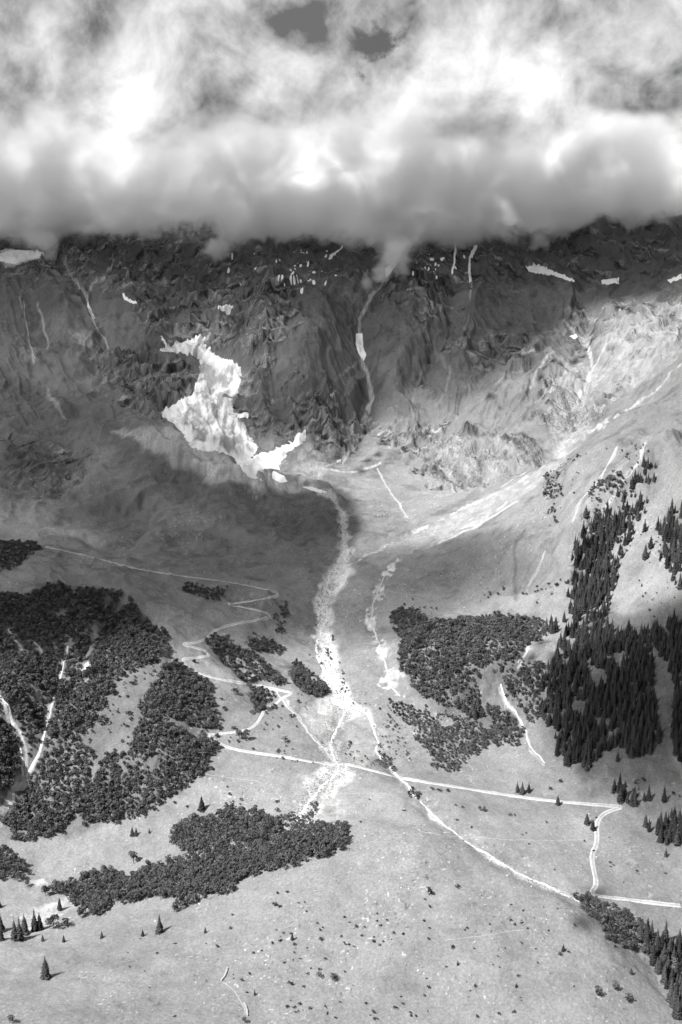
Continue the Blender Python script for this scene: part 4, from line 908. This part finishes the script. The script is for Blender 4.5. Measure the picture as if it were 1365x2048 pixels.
# bushes and boulders dotting the pasture
def place_small():
    n = 0
    BU = [(857,1780,7),(862,1790,10),(915,1775,7),(860,1815,5),(690,1836,5),(712,1856,6),(730,1855,4),(788,1868,5),(806,1870,5),(748,1884,6),(768,1884,4),(905,1897,7),(935,1857,4),(860,1858,4),(950,1974,6),(856,1976,6),(893,1935,4),(1120,1910,6),(747,2026,7),(733,2008,5),
          (955,2036,6),(1150,1852,5),(1232,1895,5),(1262,1900,4),(1033,1972,4),(1030,2025,6),(583,1970,5),(1000,1935,3),(575,1786,5),(555,1788,5),(548,1812,8),(560,1815,6),(461,1858,5),(435,1895,6),(300,1975,3),(500,1950,5),(484,1962,6),(466,1831,4),(640,1862,5),(642,1880,7),(590,1890,6),(545,1888,5),(640,1940,5),(668,1956,9),(690,1945,4),
          (598,2010,6),(575,2015,6),(620,2018,5),(680,2005,4),(1098,1862,4),(775,1842,4),(850,1800,4),(740,1600,3),(480,1660,7),(470,1655,6),(460,1590,6),(455,1575,4),(555,1605,6),(375,1615,5),(350,1608,6),(505,1500,5),(450,1420,8),(470,1385,9),(443,1400,5),(390,1325,7),
          (1103,1580,6),(1120,1565,7),(880,1583,7),(865,1580,6),(895,1583,6),(925,1615,4),(912,1612,4),(1020,1631,5),(1030,1631,4),(722,1645,4),(1045,1190,5),(997,1190,5),(1053,1190,4),(1097,1170,5),(1114,1172,7),(1105,1190,4),(550,1300,4),(260,1430,9),(265,1370,7),(255,1395,5),(235,1425,5),(255,1455,6),(262,1440,6),(248,1450,4),(240,1395,5)]
    for u, v, hp in BU:
        x, y = at(u, v); s = hp * y / F_PX / 2.0 * 1.15
        o = bpy.data.objects.new('bush', BUSH_ME[n % 5]); col.objects.link(o); o.location = (x, y, float(height(x, y)) - 0.1); o.scale = (s, s, s * 0.9); o.rotation_euler = (0, 0, n * 1.7)
        tag(o, 'small dark bush dotted on the open pasture', 'bush', 'small bushes dotted over the pasture'); n += 1
    regions = [((560, 1150, 1780, 2044), 125), ((250, 560, 1860, 2040), 22), ((800, 1340, 1620, 1780), 40)]
    for (u0, u1, v0, v1), cnt in regions:
        for k in range(cnt):
            u, v = random.uniform(u0, u1), random.uniform(v0, v1)
            if u > 1150 and v > 1800 + (u - 1150): continue
            x, y = at(u, v)
            if fbm(np.array([x / 30]), np.array([y / 30]), 2, 400)[0] < -0.05 and random.random() < .7: continue
            s = random.uniform(0.35, 0.95)
            o = bpy.data.objects.new('bush', BUSH_ME[n % 5]); col.objects.link(o); o.location = (x, y, float(height(x, y)) - 0.1); o.scale = (s * random.uniform(.9, 1.8), s * 1.1, s * random.uniform(.6, 1.1)); o.rotation_euler = (0, 0, n * 1.7)
            tag(o, 'small dark bush dotted on the open pasture', 'bush', 'small bushes dotted over the pasture'); n += 1
    m = 0
    for (u0, u1, v0, v1), cnt in [((560, 1250, 1600, 2044), 190), ((300, 660, 1800, 2044), 30), ((700, 1365, 1560, 1780), 70)]:
        for k in range(cnt):
            u, v = random.uniform(u0, u1), random.uniform(v0, v1)
            if u > 1150 and v > 1800 + (u - 1150): continue
            x, y = at(u, v)
            if fbm(np.array([x / 30]), np.array([y / 30]), 2, 400)[0] < 0.0 and random.random() < .6: continue
            s = random.choice([.4, .5, .6, .8, 1.2])
            o = bpy.data.objects.new('boulder', STONE_ME[m % 5]); col.objects.link(o); o.location = (x, y, float(height(x, y))); o.scale = (s, s, s * random.uniform(.7, 1.1)); o.rotation_euler = (0, 0, m * 2.1)
            tag(o, 'pale boulder lying in the stony pasture of the fan', 'boulder', 'boulders strewn over the fan'); m += 1
    print('bushes', n, 'boulders', m)
place_small()
# loose stones nobody could count along the torrent and over the fan
def rubble():
    pl = [s[0] for s in (STREAMS[0], STREAMS[1], STREAMS[2], STREAMS[8])]
    pts_ = []
    for p, dev, cnt in zip(pl, (9, 2.4, 9, 2.5), (4200, 900, 3400, 400)):
        W = world_pl(p, Z, 6); i = RNG.integers(0, len(W) - 1, cnt); t = RNG.random(cnt)[:, None]
        pts_.append(W[i] * (1 - t) + W[i + 1] * t + RNG.normal(size=(cnt, 2)) * dev)
    W = scatter([(560,1700),(1100,1800),(1150,2040),(450,2040)], 6.5, keep=.5, gapn=-.1); pts_.append(W)
    W = scatter([(450,935),(600,975),(640,990),(680,1050),(560,1080),(300,950)], 9, keep=.5); pts_.append(W)
    q = np.concatenate(pts_); base_ = []
    for k in range(4):
        me = STONE_ME[k]
        import bmesh
        bm = bmesh.new(); bmesh.ops.create_cube(bm, size=1.1); 
        V = np.array([v.co for v in bm.verts]) + RNG.normal(size=(8, 3)) * 0.18; Fq = np.array([[v.index for v in f.verts] for f in bm.faces]); bm.free()
        base_.append((V, Fq))
    mass('rubble', q, 0.35 + 0.9 * RNG.random(len(q)) ** 2, base_, M_STONE, 'loose pale stones strewn along the torrent bed and fan', 1.0)
rubble()

# ------------------------------------------------------------------ clouds
def vol_mat(name, density_fn, aniso=0.2):
    m = bpy.data.materials.new(name); m.use_nodes = True; t = NT(m.node_tree)
    v = t.node('ShaderNodeVolumePrincipled'); v.inputs['Color'].default_value = (1, 1, 1, 1); v.inputs['Anisotropy'].default_value = aniso
    d = density_fn(t)
    if isinstance(d, float): v.inputs['Density'].default_value = d
    else: t.link(d, v.inputs['Density'])
    o = t.node('ShaderNodeOutputMaterial'); t.link(v.outputs[0], o.inputs['Volume']); return m
CLOUD_Z = 880.0
SHADE = [  # ground in the clouds' shade: outline, amount, softness (m)
 ([(180,870),(330,925),(450,975),(600,1000),(680,1040),(640,1130),(560,1200),(300,1180),(100,1060)], 1.5, 35),
 ([(-500,430),(1430,430),(1430,545),(1365,560),(1200,575),(1040,620),(900,600),(700,590),(450,580),(200,540),(-500,540)], 1.7, 40),
 ([(-500,430),(1600,430),(1600,560),(1365,575),(1200,600),(1130,640),(1060,700),(960,770),(860,790),(770,830),(740,800),(650,880),(610,940),(670,1000),(640,1120),(600,1270),(450,1280),(300,1250),(150,1290),(-500,1270)], 1.0, 45),
 ([(690,1140),(780,1095),(1000,1090),(1100,1100),(1080,1150),(900,1200),(780,1270),(720,1330),(700,1250)], .7, 32),
 ([(1140,1340),(1250,1250),(1430,1230),(1450,1760),(1365,1720),(1280,1610),(1180,1575),(1110,1470)], 1.15, 16),
 ([(1300,1880),(1450,1800),(1450,2045),(1340,2045)], .6, 30),
]
def shade_clouds():  # cloud added above the view, its thickness shaped to shade the outlined ground
    shade = np.zeros(X.shape)
    for pl, amt, soft in SHADE:
        shade = np.maximum(shade, amt * sstep(poly_sd(pl, Z, soft * 1.5, 35, 25), -soft, soft))
    shade *= 1 - 0.62 * sstep(poly_sd([(320,670),(410,660),(490,740),(500,850),(610,850),(620,930),(540,960),(470,930),(330,850),(390,760)], Z, 60, 20, 25), -35, 35)
    shade = shade * (1 - 0.85 * sstep(Y, 2430, 2500))
    g = 22.0
    hx = sh_dir / math.tan(SUN_EL)
    gx = np.arange(-1500, 1300, g); gy = np.arange(-260, 2700, g); CX, CY = np.meshgrid(gx, gy, indexing='ij')
    px, py = CX + hx[0] * 1000, CY + hx[1] * 1000
    for _ in range(12):
        zz = height(px, np.clip(py, 260, 3500)); px = CX + hx[0] * (CLOUD_Z - zz); py = CY + hx[1] * (CLOUD_Z - zz)
    ci = np.clip(np.searchsorted(S, px / py), 0, NC - 1); ri = np.clip(np.searchsorted(Yr, py), 0, NR - 1)
    T = shade[ri, ci]
    for _ in range(2): T = (T + np.roll(T, 1, 0) + np.roll(T, -1, 0) + np.roll(T, 1, 1) + np.roll(T, -1, 1)) / 5
    pad = np.pad(T, 2); sh3 = lambda A, f: f(np.stack([np.roll(np.roll(A, i, 0), j, 1) for i in (-1, 0, 1) for j in (-1, 0, 1)]), axis=0)
    T = np.minimum(T, sh3(sh3(sh3(sh3(pad, np.min), np.min), np.max), np.max)[2:-2, 2:-2])
    T = np.where(T < 0.02, 0, T); T[0] = T[-1] = 0; T[:, 0] = T[:, -1] = 0
    T *= np.clip(0.95 + 0.9 * fbm(CX / 110, CY / 110, 4, 500), .35, 1.6)
    top = CLOUD_Z + T * 75; bot = CLOUD_Z - T * 40
    I = np.arange(T.size).reshape(T.shape)
    nz = T > 0; qm = nz[:-1, :-1] | nz[1:, :-1] | nz[1:, 1:] | nz[:-1, 1:]
    q1 = np.stack([I[:-1, :-1], I[1:, :-1], I[1:, 1:], I[:-1, 1:]], -1)[qm]
    lowi = np.where(nz, I + T.size, I)
    q2 = np.stack([lowi[:-1, :-1], lowi[:-1, 1:], lowi[1:, 1:], lowi[1:, :-1]], -1)[qm]
    V = np.concatenate([np.stack([CX, CY, top], -1).reshape(-1, 3), np.stack([CX, CY, bot], -1).reshape(-1, 3)])
    Q = np.concatenate([q1, q2]); u, inv2 = np.unique(Q.ravel(), return_inverse=True)
    o = mk_mesh('cloud', V[u], inv2.reshape(-1, 4), vol_mat('shading_cloud', lambda t: 0.0165), True)
    tag(o, 'unseen broken cloud overhead, shaped to shade the mountainside', kind='stuff')
shade_clouds()
def cloud_bank():
    x0, x1, y0, y1, z0, z1 = -1150, 1150, 2180, 2950, 30, 460
    V = np.array([(x, y, z) for z in (z0, z1) for y in (y0, y1) for x in (x0, x1)], float); c = np.array([0, 2550, 0.])
    Fq = np.array([(0, 2, 3, 1), (4, 5, 7, 6), (0, 1, 5, 4), (2, 6, 7, 3), (0, 4, 6, 2), (1, 3, 7, 5)])
    line = [(-60,500),(0,500),(90,498),(150,480),(250,468),(330,455),(350,450),(385,442),(430,462),(445,495),(520,492),(640,480),(735,495),(765,518),(830,512),(860,490),(1000,475),(1100,482),(1200,455),(1300,438),(1365,436),(1430,430)]
    def den(t):
        geo = t.node('ShaderNodeNewGeometry'); Pn = geo.outputs['Position']; sep = t.node('ShaderNodeSeparateXYZ'); t.link(Pn, sep.inputs[0])
        fc = t.node('ShaderNodeFloatCurve'); cv = fc.mapping.curves[0]
        xs = t.math('DIVIDE', sep.outputs['X'], sep.outputs['Y'])
        xn = t.remap(sep.outputs['X'], -900, 900, 0, 1, False)
        pts2 = []
        for u, v in line:
            s_, k_ = pix_dir(u, v); pts2.append((float(s_) * 2430 / 1800 + 0.5, (float(k_) * 2430) / 300))
        cv.points[0].location = (0, pts2[0][1]); cv.points[1].location = (1, pts2[-1][1])
        for p in pts2: cv.points.new(*p)
        fc.mapping.update(); t.link(xn, fc.inputs['Value'])
        basez = t.math('MULTIPLY', fc.outputs[0], 300.0)
        nz = t.noise(Pn, 0.0095, 7, 0.6, 0.6)
        nb = t.noise(Pn, 0.0034, 5, 0.55, 0.3)
        hgt = t.math('SUBTRACT', sep.outputs['Z'], basez)
        hgt = t.math('ADD', hgt, t.math('MULTIPLY', t.math('SUBTRACT', nz, 0.5), 210.0))
        low_ = t.remap(hgt, 0, 26, 0, 1)
        tex = t.remap(t.noise(Pn, 0.0085, 6, 0.6, 0.5), 0.42, 0.60, 0.03, 1.0)
        topf = t.remap(t.math('ADD', sep.outputs['Z'], t.math('MULTIPLY', t.math('SUBTRACT', nb, 0.5), 420.0)), 230, 430, 1, 0)
        fr = t.remap(t.math('ADD', sep.outputs['Y'], t.math('MULTIPLY', t.math('SUBTRACT', nb, 0.5), 500.0)), 2200, 2420, 0, 1)
        main = t.math('MULTIPLY', t.math('MULTIPLY', t.math('MULTIPLY', low_, tex), topf), t.math('MULTIPLY', fr, 0.040))
        nw = t.noise(Pn, 0.028, 6, 0.62, 0.5)
        for u, v, yy, rad in ((792, 515, 2290, 46), (765, 545, 2270, 26), (735, 568, 2240, 16), (435, 495, 2390, 36), (300, 462, 2410, 30), (90, 490, 2330, 34), (1080, 480, 2400, 30)):
            s_, k_ = pix_dir(u, v); dn = t.node('ShaderNodeVectorMath', operation='DISTANCE'); t.link(Pn, dn.inputs[0]); dn.inputs[1].default_value = (float(s_) * yy, yy, float(k_) * yy)
            q = t.math('SUBTRACT', 1.0, t.math('DIVIDE', dn.outputs['Value'], float(rad))); q = t.math('ADD', q, t.math('MULTIPLY', t.math('SUBTRACT', nw, 0.5), 2.4))
            main = t.math('MAXIMUM', main, t.remap(q, 0.1, 0.7, 0.0, 0.035))
        return main
    m = vol_mat('cloud_vapour', den, 0.1)
    o = mk_mesh('cloud_bank', V - c, Fq, m, False); o.location = c
    tag(o, 'thick grey-white cloud bank hiding the mountain tops', kind='stuff')
cloud_bank()
print('terrain', NR, NC, 'alder', len(ax), 'wood', len(wx_), 'spruce', len(sx))
